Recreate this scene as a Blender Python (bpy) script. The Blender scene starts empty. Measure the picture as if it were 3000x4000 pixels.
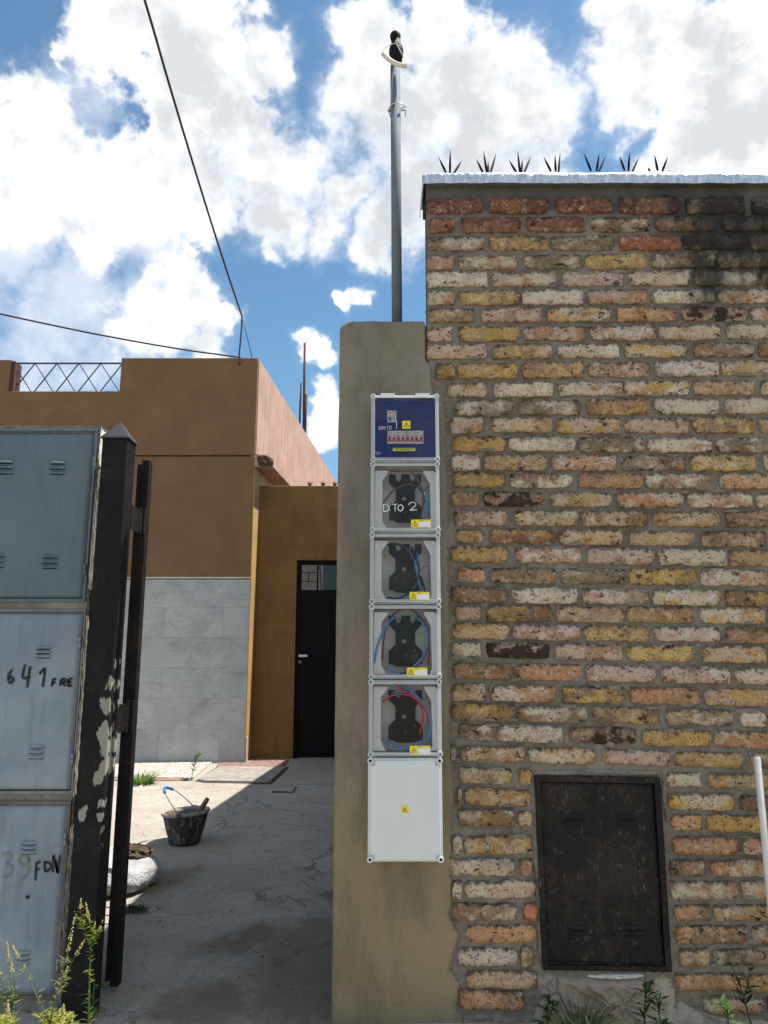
import bpy, math, random
from mathutils import Vector, noise as mn
random.seed(7)
C = bpy.context.scene.collection
SC = bpy.context.scene
R = math.radians

# ------------------------------------------------------------------ camera
PITCH = R(11.1)
CAMZ = 1.33
CP, SP = math.cos(PITCH), math.sin(PITCH)
cam = bpy.data.cameras.new('camera')
cam.sensor_fit = 'HORIZONTAL'; cam.sensor_width = 36.0; cam.lens = 36.0
cam.clip_start = 0.05; cam.clip_end = 3000
camo = bpy.data.objects.new('camera', cam); C.objects.link(camo)
camo.location = (0, 0, CAMZ); camo.rotation_euler = (math.pi/2 + PITCH, 0, 0)
SC.camera = camo
SC.cycles.use_denoising = True
SC.cycles.max_bounces = 6
SC.cycles.diffuse_bounces = 3
SC.cycles.caustics_reflective = False
SC.cycles.caustics_refractive = False
SC.cycles.transparent_max_bounces = 12
SC.view_settings.view_transform = 'Standard'
SC.view_settings.look = 'None'
SC.view_settings.gamma = 1.0
SC.view_settings.exposure = 0.85
SC.view_settings.use_curve_mapping = False

SUN_EL, SUN_AZ = R(66), R(5)      # azimuth measured from +X towards +Y (the sun stands to the right)
SKY_STRENGTH = 0.10

def ray(px, py):
    x = (px-1500)/3000.0; u = (2000-py)/3000.0
    return Vector((x, CP-u*SP, SP+u*CP))
def P(px, py, D):                  # the point of the vertical plane y = D seen at that place of the photograph
    d = ray(px, py); t = D/d.y
    return Vector((d.x*t, D, CAMZ+d.z*t))
SLOPE = 0.0365
def drive_z(y): return SLOPE*max(0.0, y-3.2)
def PG(px, py, dz=0.0):            # the point of the sloping yard floor
    d = ray(px, py); r = d.z/d.y
    D = (CAMZ+SLOPE*3.2-dz)/(SLOPE-r)
    return Vector((d.x*D/d.y, D, drive_z(D)+dz))

# ------------------------------------------------------------------ node helpers
def nd(nt, typ, ins=None, **props):
    n = nt.nodes.new(typ)
    for k, v in props.items(): setattr(n, k, v)
    for k, v in (ins or {}).items():
        s = n.inputs[k]
        if isinstance(v, bpy.types.NodeSocket): nt.links.new(v, s)
        else: s.default_value = v
    return n
def c4(c): return (c[0], c[1], c[2], 1.0)
def col(v): return v if isinstance(v, bpy.types.NodeSocket) else c4(v)
def mixc(nt, f, a, b, bt='MIX'):
    n = nd(nt, 'ShaderNodeMix', data_type='RGBA', blend_type=bt, clamp_factor=True)
    for i, v in ((0, f), (6, a), (7, b)):
        if isinstance(v, bpy.types.NodeSocket): nt.links.new(v, n.inputs[i])
        else: n.inputs[i].default_value = v if i == 0 else c4(v)
    return n.outputs[2]
def ma(nt, op, a, b=0.0, c=0.0, clamp=False):
    n = nd(nt, 'ShaderNodeMath', operation=op, use_clamp=clamp)
    for i, v in enumerate((a, b, c)):
        if isinstance(v, bpy.types.NodeSocket): nt.links.new(v, n.inputs[i])
        else: n.inputs[i].default_value = v
    return n.outputs[0]
def vm(nt, op, a, b=(0, 0, 0), scale=None):
    n = nd(nt, 'ShaderNodeVectorMath', operation=op)
    for i, v in enumerate((a, b)):
        if isinstance(v, bpy.types.NodeSocket): nt.links.new(v, n.inputs[i])
        else: n.inputs[i].default_value = v
    if scale is not None: n.inputs['Scale'].default_value = scale
    return n.outputs['Value'] if op in ('DISTANCE', 'LENGTH', 'DOT_PRODUCT') else n.outputs[0]
def noi(nt, vec, scale, detail=4.0, rough=0.55, dist=0.0, out='Fac'):
    return nd(nt, 'ShaderNodeTexNoise', {'Vector': vec, 'Scale': scale, 'Detail': detail, 'Roughness': rough, 'Distortion': dist}).outputs[out]
def step(nt, v, lo, hi, a=0.0, b=1.0):
    return nd(nt, 'ShaderNodeMapRange', {'Value': v, 'From Min': lo, 'From Max': hi, 'To Min': a, 'To Max': b}, interpolation_type='SMOOTHSTEP').outputs[0]
def pos(nt): return nd(nt, 'ShaderNodeNewGeometry').outputs['Position']
def scaled(nt, v, s): return vm(nt, 'MULTIPLY', v, s)
def sep(nt, v):
    n = nd(nt, 'ShaderNodeSeparateXYZ', {'Vector': v}); return n.outputs
MATS = {}
def material(name, build):
    m = bpy.data.materials.new(name); m.use_nodes = True
    nt = m.node_tree; nt.nodes.clear()
    out = nt.nodes.new('ShaderNodeOutputMaterial')
    sh = build(nt)
    nt.links.new(sh, out.inputs['Surface'])
    MATS[name] = m
    return m
def bsdf(nt, color, rough=0.8, metal=0.0, bump=None, spec=0.5, bstr=1.0, bdist=0.003, extra=None):
    ins = {'Base Color': col(color), 'Roughness': rough, 'Metallic': metal, 'Specular IOR Level': spec}
    if bump is not None:
        ins['Normal'] = nd(nt, 'ShaderNodeBump', {'Height': bump, 'Strength': bstr, 'Distance': bdist}).outputs[0]
    ins.update(extra or {})
    return nd(nt, 'ShaderNodeBsdfPrincipled', ins).outputs[0]
def simple(name, color, rough=0.6, metal=0.0, var=0.25, scale=30.0, bd=0.0008, spec=0.5, extra=None):
    def b(nt):
        p = pos(nt)
        n = noi(nt, p, scale, 5, 0.6); n2 = noi(nt, p, scale*6, 3)
        dark = tuple(x*(1-var) for x in color)
        return bsdf(nt, mixc(nt, step(nt, n, .3, .7), dark, color), rough, metal, n2, spec, 1.0, bd, extra)
    return material(name, b)

# ------------------------------------------------------------------ world: daylight sky with cumulus
world = bpy.data.worlds.new('World'); SC.world = world; world.cycles.sampling_method = 'NONE'; world.use_nodes = True
wt = world.node_tree; wt.nodes.clear()
wout = wt.nodes.new('ShaderNodeOutputWorld')
sky = nd(wt, 'ShaderNodeTexSky', sky_type='NISHITA', sun_disc=False, sun_elevation=SUN_EL,
         sun_rotation=math.pi/2-SUN_AZ, altitude=100.0, air_density=1.0, dust_density=0.6, ozone_density=2.0)
wd = nd(wt, 'ShaderNodeTexCoord').outputs['Generated']
K = 3000/1659.0
def sdir(x, y): return ray(x*K, y*K).normalized()
CLOUDS = [(250,30,110),(400,50,150),(560,105,70),(420,190,150),(520,225,70),(340,280,60),
 (100,100,32),(70,240,78),(40,340,90),(150,350,100),(270,390,110),(400,400,125),(555,340,100),(650,370,80),(590,440,90),(430,470,80),(280,450,95),
 (225,560,50),(180,525,42),(400,655,85),(330,710,80),(475,700,45),(430,750,70),
 (612,545,32),(400,570,20),(745,655,34),(780,642,36),(690,775,42),(700,905,70),(650,870,30),
 (830,85,95),(770,200,85),(950,60,92),(1010,180,140),(870,260,140),(1120,140,66),(1140,270,95),(1040,350,130),(890,430,100),(840,490,55),(1120,400,100),(1195,340,34),
 (630,480,62),(705,470,55),(830,530,55),(760,400,55),(600,535,36),(60,430,90),(150,450,70),
 (1300,20,62),(1430,120,155),(1600,190,180),(1370,250,72),(1550,340,160),(1630,50,100)]
SHADES = [(430,215,150),(950,310,200),(840,420,110),(1545,125,65),(1570,290,80),(560,420,60)]
HAZE = [(40,520,260),(150,650,220),(60,780,200),(300,520,150),(120,240,130),(700,470,80)]
warp = vm(wt, 'SUBTRACT', noi(wt, wd, 9.0, 4, .62, 0, 'Color'), (.5, .5, .5))
wv = vm(wt, 'ADD', wd, vm(wt, 'SCALE', warp, scale=0.13))
def blobfield(lst, vec):
    acc = None
    for (x, y, r) in lst:
        f = ma(wt, 'MULTIPLY_ADD', vm(wt, 'DISTANCE', vec, tuple(sdir(x, y))), -3000/(r*K), 1.0)
        acc = f if acc is None else ma(wt, 'MAXIMUM', acc, f)
    return acc
away = vm(wt, 'DISTANCE', wd, tuple(sdir(830, 700)))
outm = step(wt, away, .62, .85)
inm = ma(wt, 'SUBTRACT', 1.0, outm)
fb = ma(wt, 'SUBTRACT', noi(wt, wd, 20.0, 7, .60), .5)
low = ma(wt, 'SUBTRACT', noi(wt, wv, 2.6, 2, .5), .5)
farf = ma(wt, 'MULTIPLY', low, 5.0)
core = ma(wt, 'MAXIMUM', blobfield(CLOUDS, wv), -1.0)
core = ma(wt, 'ADD', ma(wt, 'MULTIPLY', core, inm), ma(wt, 'MULTIPLY', farf, outm))
field = ma(wt, 'MULTIPLY_ADD', fb, 1.5, core)
soft = step(wt, low, -.10, .16)
dens = nd(wt, 'ShaderNodeMix', {0: soft, 2: step(wt, field, -.02, .32), 3: step(wt, field, -.4, .8)}).outputs[0]
hz = ma(wt, 'MULTIPLY_ADD', fb, 2.2, ma(wt, 'MAXIMUM', blobfield(HAZE, wv), -1.0))
hz = ma(wt, 'MULTIPLY', step(wt, hz, -.2, 1.0), inm)
fbl = ma(wt, 'SUBTRACT', noi(wt, vm(wt, 'ADD', wd, (.012, 0, .018)), 22.0, 4, .6), .5)
relief = ma(wt, 'SUBTRACT', fb, fbl)
shd = ma(wt, 'MULTIPLY_ADD', fb, 1.0, ma(wt, 'MAXIMUM', blobfield(SHADES, wv), -1.0))
shd = ma(wt, 'MULTIPLY', step(wt, shd, -.5, .8), inm)
shd = ma(wt, 'MAXIMUM', shd, ma(wt, 'MULTIPLY', step(wt, farf, .5, 1.6), outm))
shd = ma(wt, 'MULTIPLY', shd, step(wt, field, .1, .7))
thick = ma(wt, 'MULTIPLY_ADD', relief, -2.3, ma(wt, 'MULTIPLY', step(wt, core, .1, .75), .30))
shd = ma(wt, 'ADD', ma(wt, 'MULTIPLY', shd, .8), thick, clamp=True)
CL_WHITE, CL_GREY = (6.8, 6.85, 6.9), (4.25, 4.35, 4.48)
ccol = mixc(wt, shd, CL_WHITE, CL_GREY)
skyc = mixc(wt, 1.0, sky.outputs[0], (.72, .93, .92), 'MULTIPLY')
c1 = mixc(wt, ma(wt, 'MULTIPLY', hz, .85), skyc, (4.6, 5.0, 5.75))
c2 = mixc(wt, dens, c1, ccol)
bg = nd(wt, 'ShaderNodeBackground', {'Color': c2, 'Strength': SKY_STRENGTH})
wt.links.new(bg.outputs[0], wout.inputs['Surface'])

sun = bpy.data.lights.new('sun', 'SUN'); sun.energy = 5.0; sun.angle = R(0.53); sun.color = (1.0, .945, .86)
suno = bpy.data.objects.new('sun', sun); C.objects.link(suno)
sd = Vector((math.cos(SUN_EL)*math.cos(SUN_AZ), math.cos(SUN_EL)*math.sin(SUN_AZ), math.sin(SUN_EL)))
suno.rotation_euler = sd.to_track_quat('Z', 'Y').to_euler(); suno.location = sd*30

# ------------------------------------------------------------------ mesh helpers
WL = {}
def cat_rom(pts, n=6):
    pts = [Vector(p) for p in pts]
    if len(pts) < 3: return pts
    o = []
    q = [pts[0]*2-pts[1]] + pts + [pts[-1]*2-pts[-2]]
    for i in range(1, len(q)-2):
        a, b, c, d = q[i-1], q[i], q[i+1], q[i+2]
        for k in range(n):
            t = k/n
            o.append(0.5*((2*b)+(c-a)*t+(2*a-5*b+4*c-d)*t*t+(3*b-a-3*c+d)*t**3))
    o.append(pts[-1]); return o
class MB:
    def __init__(s): s.v = []; s.f = []
    def add(s, vs, fs):
        o = len(s.v); s.v += [tuple(v) for v in vs]; s.f += [tuple(i+o for i in f) for f in fs]; return s
    def box(s, x0, x1, y0, y1, z0, z1):
        return s.add([(x0,y0,z0),(x1,y0,z0),(x1,y1,z0),(x0,y1,z0),(x0,y0,z1),(x1,y0,z1),(x1,y1,z1),(x0,y1,z1)],
                     [(0,3,2,1),(4,5,6,7),(0,1,5,4),(1,2,6,5),(2,3,7,6),(3,0,4,7)])
    def obox(s, a, b, w, h, up=(0,0,1)):      # bar from a to b
        a = Vector(a); b = Vector(b); d = (b-a).normalized(); u = Vector(up)
        if abs(d.dot(u)) > .98: u = Vector((1, 0, 0))
        r = d.cross(u).normalized(); u = r.cross(d)
        vs = [p+r*(i*w/2)+u*(j*h/2) for p in (a, b) for (i, j) in ((-1,-1),(1,-1),(1,1),(-1,1))]
        return s.add(vs, [(0,1,2,3),(7,6,5,4),(0,4,5,1),(1,5,6,2),(2,6,7,3),(3,7,4,0)])
    def prism(s, pts, y0, y1):                # closed (x,z) outline, counter-clockwise seen from -y, front at y0
        n = len(pts)
        vs = [(p[0], y0, p[1]) for p in pts]+[(p[0], y1, p[1]) for p in pts]
        fs = [tuple(range(n)), tuple(range(2*n-1, n-1, -1))]+[((i+1) % n, i, n+i, n+(i+1) % n) for i in range(n)]
        return s.add(vs, fs)
    def hprism(s, pts, z0, z1):               # closed (x,y) outline
        n = len(pts)
        vs = [(p[0], p[1], z0) for p in pts]+[(p[0], p[1], z1) for p in pts]
        fs = [tuple(range(n-1, -1, -1)), tuple(range(n, 2*n))]+[(i, (i+1) % n, n+(i+1) % n, n+i) for i in range(n)]
        return s.add(vs, fs)
    def tube(s, pts, r, seg=6, caps=True):
        pts = [Vector(p) for p in pts]; n = len(pts)
        rs = r if isinstance(r, (list, tuple)) else [r]*n
        prev = None; vs = []
        for i, p in enumerate(pts):
            d = (pts[min(i+1, n-1)]-pts[max(i-1, 0)])
            d = d.normalized() if d.length > 1e-9 else Vector((0, 0, 1))
            if prev is None:
                a = Vector((1, 0, 0)) if abs(d.x) < .9 else Vector((0, 1, 0))
                u = d.cross(a).normalized()
            else:
                u = (prev-d*prev.dot(d)); u = u.normalized() if u.length > 1e-6 else d.orthogonal().normalized()
            prev = u; w = d.cross(u)
            for k in range(seg):
                t = 2*math.pi*k/seg
                vs.append(p+(u*math.cos(t)+w*math.sin(t))*rs[i])
        fs = [(i*seg+k, i*seg+(k+1) % seg, (i+1)*seg+(k+1) % seg, (i+1)*seg+k) for i in range(n-1) for k in range(seg)]
        if caps: fs += [tuple(range(seg-1, -1, -1)), tuple((n-1)*seg+k for k in range(seg))]
        return s.add(vs, fs)
    def lathe(s, prof, c, seg=24, tilt=None):
        vs = []
        for (r, z) in prof:
            for k in range(seg):
                t = 2*math.pi*k/seg; v = Vector((r*math.cos(t), r*math.sin(t), z))
                if tilt: v.z += v.x*tilt*(z > 0.12)
                vs.append(Vector(c)+v)
        n = len(prof)
        fs = [(i*seg+k, i*seg+(k+1) % seg, (i+1)*seg+(k+1) % seg, (i+1)*seg+k) for i in range(n-1) for k in range(seg)]
        fs += [tuple(range(seg-1, -1, -1)), tuple((n-1)*seg+k for k in range(seg))]
        return s.add(vs, fs)
    def ycyl(s, x, z, y0, y1, r, seg=16):
        return s.tube([(x, y0, z), (x, y1, z)], r, seg)
    def build(s, name, mat, parent=None, smooth=False, bevel=0.0, label=None, kind=None, bseg=2, weld=False):
        me = bpy.data.meshes.new(name)
        base = WL.get(parent.name, Vector((0, 0, 0))) if parent else Vector((0, 0, 0))
        me.from_pydata([tuple(Vector(v)-base) for v in s.v], [], s.f)
        me.update()
        me.materials.append(MATS[mat] if isinstance(mat, str) else mat)
        if smooth:
            me.polygons.foreach_set('use_smooth', [True]*len(me.polygons))
        o = bpy.data.objects.new(name, me); C.objects.link(o)
        if parent: o.parent = parent
        WL[o.name] = base
        if bevel:
            b = o.modifiers.new('bevel', 'BEVEL'); b.width = bevel; b.segments = bseg; b.limit_method = 'ANGLE'; b.angle_limit = R(40)
            me.polygons.foreach_set('use_smooth', [True]*len(me.polygons))
            o.modifiers.new('wn', 'WEIGHTED_NORMAL')
        if label: o['label'] = label
        if kind: o['kind'] = kind
        return o
def tag(o, label, cat=None, group=None, kind=None):
    o['label'] = label
    if cat: o['category'] = cat
    if group: o['group'] = group
    if kind: o['kind'] = kind
    return o
def thing(name, loc, label, cat, group=None):
    o = bpy.data.objects.new(name, None); C.objects.link(o); o.location = loc
    o.empty_display_size = .1
    WL[o.name] = Vector(loc); return tag(o, label, cat, group)
def grid(nx, ny, fn):
    m = MB(); vs = [fn(i/(nx-1), j/(ny-1)) for j in range(ny) for i in range(nx)]
    m.add(vs, [(j*nx+i, j*nx+i+1, (j+1)*nx+i+1, (j+1)*nx+i) for j in range(ny-1) for i in range(nx-1)])
    return m
def fbm(x, y, z, o=4): return mn.fractal(Vector((x, y, z)), .6, 2.1, o)
def ribbon(strokes, w, place, thick=0.0004):   # flat pen or paint strokes; place(u,v) -> point, all on one plane facing -y
    m = MB()
    for st in strokes:
        pts = [place(*p) for p in st]
        pts = cat_rom(pts, 5) if len(pts) > 2 else [pts[0].lerp(pts[-1], t/4) for t in range(5)]
        n = len(pts); vs = []
        for i, p in enumerate(pts):
            d = pts[min(i+1, n-1)]-pts[max(i-1, 0)]
            nn = Vector((-d.z, 0, d.x)); nn = nn.normalized() if nn.length > 0 else Vector((1, 0, 0))
            ww = w*(.9+.25*mn.noise(p*60))*(.75 if i in (0, n-1) else 1)
            vs += [p+nn*ww/2, p-nn*ww/2, p+nn*ww/2+Vector((0, thick, 0)), p-nn*ww/2+Vector((0, thick, 0))]
        fs = []
        for i in range(n-1):
            a = i*4; b = a+4
            fs += [(a, a+1, b+1, b), (a+2, b+2, b+3, a+3), (a, b, b+2, a+2), (a+1, a+3, b+3, b+1)]
        m.add(vs, fs)
    return m
exec_order = True

# ------------------------------------------------------------------ materials
def brick_mat(nt):
    oi = nd(nt, 'ShaderNodeObjectInfo'); rnd = oi.outputs['Random']
    off = nd(nt, 'ShaderNodeCombineXYZ', {'X': ma(nt, 'MULTIPLY', rnd, 71.0), 'Y': ma(nt, 'MULTIPLY', rnd, 133.0), 'Z': ma(nt, 'MULTIPLY', rnd, 37.0)}).outputs[0]
    wp = pos(nt); p = vm(nt, 'ADD', wp, off)
    base = oi.outputs['Color']
    second = nd(nt, 'ShaderNodeValToRGB', {'Fac': ma(nt, 'FRACT', ma(nt, 'MULTIPLY', rnd, 7.31))})
    cr = second.color_ramp; cr.interpolation = 'CONSTANT'
    els = [(0, (.50, .415, .315)), (.22, (.48, .30, .085)), (.36, (.37, .205, .13)), (.54, (.56, .485, .39)), (.74, (.235, .15, .095)), (.88, (.48, .355, .245))]
    while len(cr.elements) < len(els): cr.elements.new(.5)
    for e, (t, c) in zip(cr.elements, els): e.position = t; e.color = c4(c)
    n1 = noi(nt, scaled(nt, p, (10, 10, 13)), 1.0, 4, .6)
    sb = nd(nt, 'ShaderNodeSeparateColor', {'Color': base})
    redk = step(nt, ma(nt, 'DIVIDE', sb.outputs[0], sb.outputs[1]), 1.9, 2.5, 0, .85)
    sec = mixc(nt, redk, second.outputs[0], mixc(nt, 1.0, base, (1.5, 1.6, 1.6), 'MULTIPLY'))
    c = mixc(nt, step(nt, n1, .43, .60, 0, .92), base, sec)
    n7 = noi(nt, scaled(nt, vm(nt, 'ADD', p, (5.3, 1.7, 9.1)), (13, 13, 18)), 1.0, 4, .6)
    c = mixc(nt, step(nt, n7, .53, .68, 0, .8), c, (.35, .17, .06))
    n2 = noi(nt, p, 34.0, 7, .78)
    c = mixc(nt, step(nt, n2, .51, .65, 0, .55), c, (.63, .54, .41))
    n5 = noi(nt, scaled(nt, p, (34, 34, 50)), 1.0, 5, .7)
    c = mixc(nt, step(nt, n5, .60, .68, 0, .6), c, (.25, .10, .05))
    n3 = noi(nt, p, 115.0, 4, .7)
    pits = step(nt, n3, .59, .66)
    n6 = noi(nt, scaled(nt, p, (17, 17, 27)), 1.0, 8, .78)
    c = mixc(nt, ma(nt, 'MULTIPLY', pits, .75), c, (.06, .038, .026))
    c = mixc(nt, step(nt, n6, .575, .64, 0, .88), c, (.055, .042, .032))
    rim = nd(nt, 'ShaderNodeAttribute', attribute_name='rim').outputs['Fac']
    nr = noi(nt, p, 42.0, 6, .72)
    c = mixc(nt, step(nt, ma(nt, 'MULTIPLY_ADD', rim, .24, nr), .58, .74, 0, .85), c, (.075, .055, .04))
    # old scorch patches on over-burnt bricks (object alpha says how much)
    n4 = noi(nt, scaled(nt, p, (9, 9, 12)), 1.0, 3, .6)
    c = mixc(nt, ma(nt, 'MULTIPLY', oi.outputs['Alpha'], step(nt, n4, .45, .52)), c, (.045, .03, .024))
    gr = noi(nt, scaled(nt, wp, (6, 6, 9)), 1.0, 6, .7)
    c = mixc(nt, step(nt, gr, .53, .68, 0, .42), c, (.12, .085, .06))
    # black run-off stain hanging from the coping at the right end
    xyz = sep(nt, wp)
    sn = noi(nt, scaled(nt, wp, (3.2, 3.2, 1.7)), 1.0, 5, .65)
    reg = ma(nt, 'MULTIPLY', step(nt, xyz[0], .7, 1.45), step(nt, xyz[2], 2.55, 3.3))
    st = step(nt, ma(nt, 'ADD', sn, ma(nt, 'MULTIPLY', reg, .36)), .66, .84, 0, .9)
    c = mixc(nt, st, c, (.028, .026, .025))
    h = ma(nt, 'ADD', ma(nt, 'MULTIPLY', n2, .7), ma(nt, 'SUBTRACT', ma(nt, 'MULTIPLY', n5, .8), ma(nt, 'ADD', ma(nt, 'MULTIPLY', pits, .55), step(nt, n6, .59, .66))))
    return bsdf(nt, c, .92, 0, h, .25, 1.0, .008)
material('brick', brick_mat)
def mortar_mat(nt):
    p = pos(nt); xyz = sep(nt, p)
    n1 = noi(nt, p, 3.0, 5, .6); n2 = noi(nt, p, 55.0, 6, .7); n3 = noi(nt, p, 190.0, 4, .7)
    c = mixc(nt, step(nt, n1, .35, .65), (.175, .152, .122), (.255, .23, .19))
    c = mixc(nt, step(nt, n2, .52, .7, 0, .6), c, (.34, .31, .26))
    c = mixc(nt, step(nt, n2, .47, .3, 0, .7), c, (.09, .075, .055))
    c = mixc(nt, step(nt, n3, .6, .72, 0, .7), c, (.06, .05, .04))
    sn = noi(nt, scaled(nt, p, (3.2, 3.2, 1.7)), 1.0, 5, .65)
    reg = ma(nt, 'MULTIPLY', step(nt, xyz[0], .7, 1.45), step(nt, xyz[2], 2.55, 3.3))
    st = step(nt, ma(nt, 'ADD', sn, ma(nt, 'MULTIPLY', reg, .34)), .66, .84, 0, .92)
    c = mixc(nt, st, c, (.028, .027, .026))
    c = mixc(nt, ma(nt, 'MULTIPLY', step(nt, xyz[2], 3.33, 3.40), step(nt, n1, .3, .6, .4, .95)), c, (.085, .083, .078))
    h = ma(nt, 'ADD', n2, ma(nt, 'MULTIPLY', n3, .4))
    return bsdf(nt, c, .95, 0, h, .2, 1.0, .006)
material('mortar', mortar_mat)
def stucco(name, lo, hi, spot=(.1, .09, .07), zlo=0, zhi=1, fine=1.0, zcol=None, streak=.35, bd=.003):
    def b(nt):
        p = pos(nt); xyz = sep(nt, p)
        n1 = noi(nt, p, 2.3, 6, .6); n2 = noi(nt, p, 70*fine, 6, .7); n3 = noi(nt, p, 260*fine, 3, .6); n4 = noi(nt, scaled(nt, p, (9, 9, 2.5)), 1.0, 5, .6)
        c = mixc(nt, step(nt, n1, .3, .7), lo, hi)
        if zcol:
            zz = ma(nt, 'ADD', xyz[2], ma(nt, 'MULTIPLY', ma(nt, 'SUBTRACT', n1, .5), 1.6))
            c = mixc(nt, step(nt, zz, zlo, zhi), mixc(nt, step(nt, n1, .3, .7), zcol, tuple(x*1.15 for x in zcol)), c)
        c = mixc(nt, step(nt, n4, .45, .7, 0, streak), c, tuple(x*.6 for x in lo))
        c = mixc(nt, step(nt, n2, .6, .75, 0, .5), c, spot)
        c = mixc(nt, step(nt, n3, .58, .7, 0, .35), c, tuple(min(1, x*1.6) for x in hi))
        return bsdf(nt, c, .95, 0, ma(nt, 'ADD', n2, ma(nt, 'MULTIPLY', n3, .5)), .2, 1.0, bd)
    return material(name, b)
stucco('pillar_render', (.225, .20, .158), (.30, .27, .22), zlo=.75, zhi=1.9, zcol=(.262, .208, .128), bd=.009, fine=.75, streak=.55)
stucco('facade_render', (.180, .104, .054), (.215, .126, .067), (.11, .065, .038), fine=.8, streak=.12, bd=.006)
stucco('ochre_render', (.165, .088, .034), (.21, .113, .044), (.09, .05, .025), fine=.5, streak=.3)
stucco('pink_render', (.35, .23, .18), (.43, .29, .235), (.2, .12, .09), fine=.5, streak=.5)
stucco('yellow_render', (.36, .23, .085), (.44, .28, .11), (.2, .14, .07), fine=.5)
stucco('cabinet_render', (.16, .15, .13), (.36, .35, .32), (.05, .045, .04))
stucco('limewash', (.62, .61, .57), (.75, .74, .70), (.25, .22, .18))
stucco('base_render', (.36, .30, .24), (.54, .47, .39), (.09, .07, .055), fine=.6, bd=.014)
stucco('house_body', (.3, .27, .22), (.36, .33, .28))
def concrete_mat(nt):
    p = pos(nt)
    n1 = noi(nt, p, .9, 6, .6); n2 = noi(nt, p, 11.0, 7, .7); n3 = noi(nt, p, 120.0, 4, .7); n4 = noi(nt, scaled(nt, p, (4, 9, 4)), 1.0, 6, .65)
    c = mixc(nt, step(nt, n1, .3, .7), (.33, .295, .25), (.43, .395, .35))
    c = mixc(nt, step(nt, n2, .48, .66, 0, .38), c, (.25, .21, .16))
    n5 = noi(nt, p, 48.0, 6, .75)
    c = mixc(nt, step(nt, n5, .55, .66, 0, .4), c, (.19, .16, .12))
    c = mixc(nt, step(nt, n5, .44, .34, 0, .5), c, (.52, .50, .46))
    c = mixc(nt, step(nt, n4, .55, .75, 0, .55), c, (.45, .44, .42))
    c = mixc(nt, step(nt, n3, .54, .66, 0, .75), c, (.11, .092, .07))
    c = mixc(nt, step(nt, n3, .42, .32, 0, .6), c, (.60, .57, .52))
    vw = vm(nt, 'ADD', p, vm(nt, 'SCALE', vm(nt, 'SUBTRACT', noi(nt, p, 5.0, 5, .65, 0, 'Color'), (.5, .5, .5)), scale=.35))
    vo = nd(nt, 'ShaderNodeTexVoronoi', {'Vector': vw, 'Scale': .75}, feature='DISTANCE_TO_EDGE').outputs['Distance']
    c = mixc(nt, ma(nt, 'MULTIPLY', step(nt, vo, .012, .003), step(nt, n1, .42, .55, 0, .7)), c, (.09, .075, .06))
    dst = noi(nt, scaled(nt, p, (2.2, 4.5, 2)), 1.0, 7, .7)
    c = mixc(nt, step(nt, dst, .52, .66, 0, .5), c, (.27, .22, .155))
    # damp earth tracked over the slab: patches with an outline of their own
    wv_ = vm(nt, 'ADD', p, vm(nt, 'SCALE', vm(nt, 'SUBTRACT', noi(nt, p, 3.5, 4, .6, 0, 'Color'), (.5, .5, .5)), scale=.55))
    acc = None
    for (px, py, r) in [(1290,3640,.26),(1230,3770,.34),(1140,3700,.2),(1000,3650,.18),(1260,3930,.3),(1140,3880,.22),(830,3920,.2),(760,3960,.15),(900,3700,.15),(1300,3500,.14)]:
        q = PG(px, py)
        f = ma(nt, 'MULTIPLY_ADD', vm(nt, 'DISTANCE', wv_, tuple(q)), -1.0/r, 1.0)
        acc = f if acc is None else ma(nt, 'MAXIMUM', acc, f)
    c = mixc(nt, step(nt, acc, -.45, .6, 0, .75), c, (.15, .118, .082))
    q = PG(640, 3420)
    f = ma(nt, 'MULTIPLY_ADD', vm(nt, 'DISTANCE', wv_, tuple(q)), -1.0/.3, 1.0)
    c = mixc(nt, step(nt, f, 0, .5, 0, .7), c, (.21, .16, .10))
    h = ma(nt, 'ADD', ma(nt, 'MULTIPLY', n3, .4), ma(nt, 'ADD', n2, n5))
    return bsdf(nt, c, .93, 0, h, .25, 1.0, .009)
material('yard_concrete', concrete_mat)
def soil_mat(nt):
    p = pos(nt); n1 = noi(nt, p, 1.2, 6, .65); n2 = noi(nt, p, 40.0, 5, .7)
    c = mixc(nt, step(nt, n1, .35, .65), (.22, .19, .14), (.30, .27, .21))
    c = mixc(nt, step(nt, n2, .5, .65, 0, .6), c, (.12, .1, .07))
    return bsdf(nt, c, .97, 0, n2, .2, 1.0, .01)
material('soil', soil_mat)
def pebble_mat(nt):
    p = pos(nt)
    v = nd(nt, 'ShaderNodeTexVoronoi', {'Vector': p, 'Scale': 34.0}, feature='F1')
    n = noi(nt, v.outputs['Position'], 900.0, 0)
    c = mixc(nt, step(nt, n, .35, .65), (.34, .30, .25), (.62, .59, .54))
    c = mixc(nt, step(nt, v.outputs['Distance'], .35, .6), c, (.30, .28, .25))
    return bsdf(nt, c, .9, 0, ma(nt, 'SUBTRACT', 1.0, v.outputs['Distance']), .3, 1.0, .01)
material('washed_pebble', pebble_mat)
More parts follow.
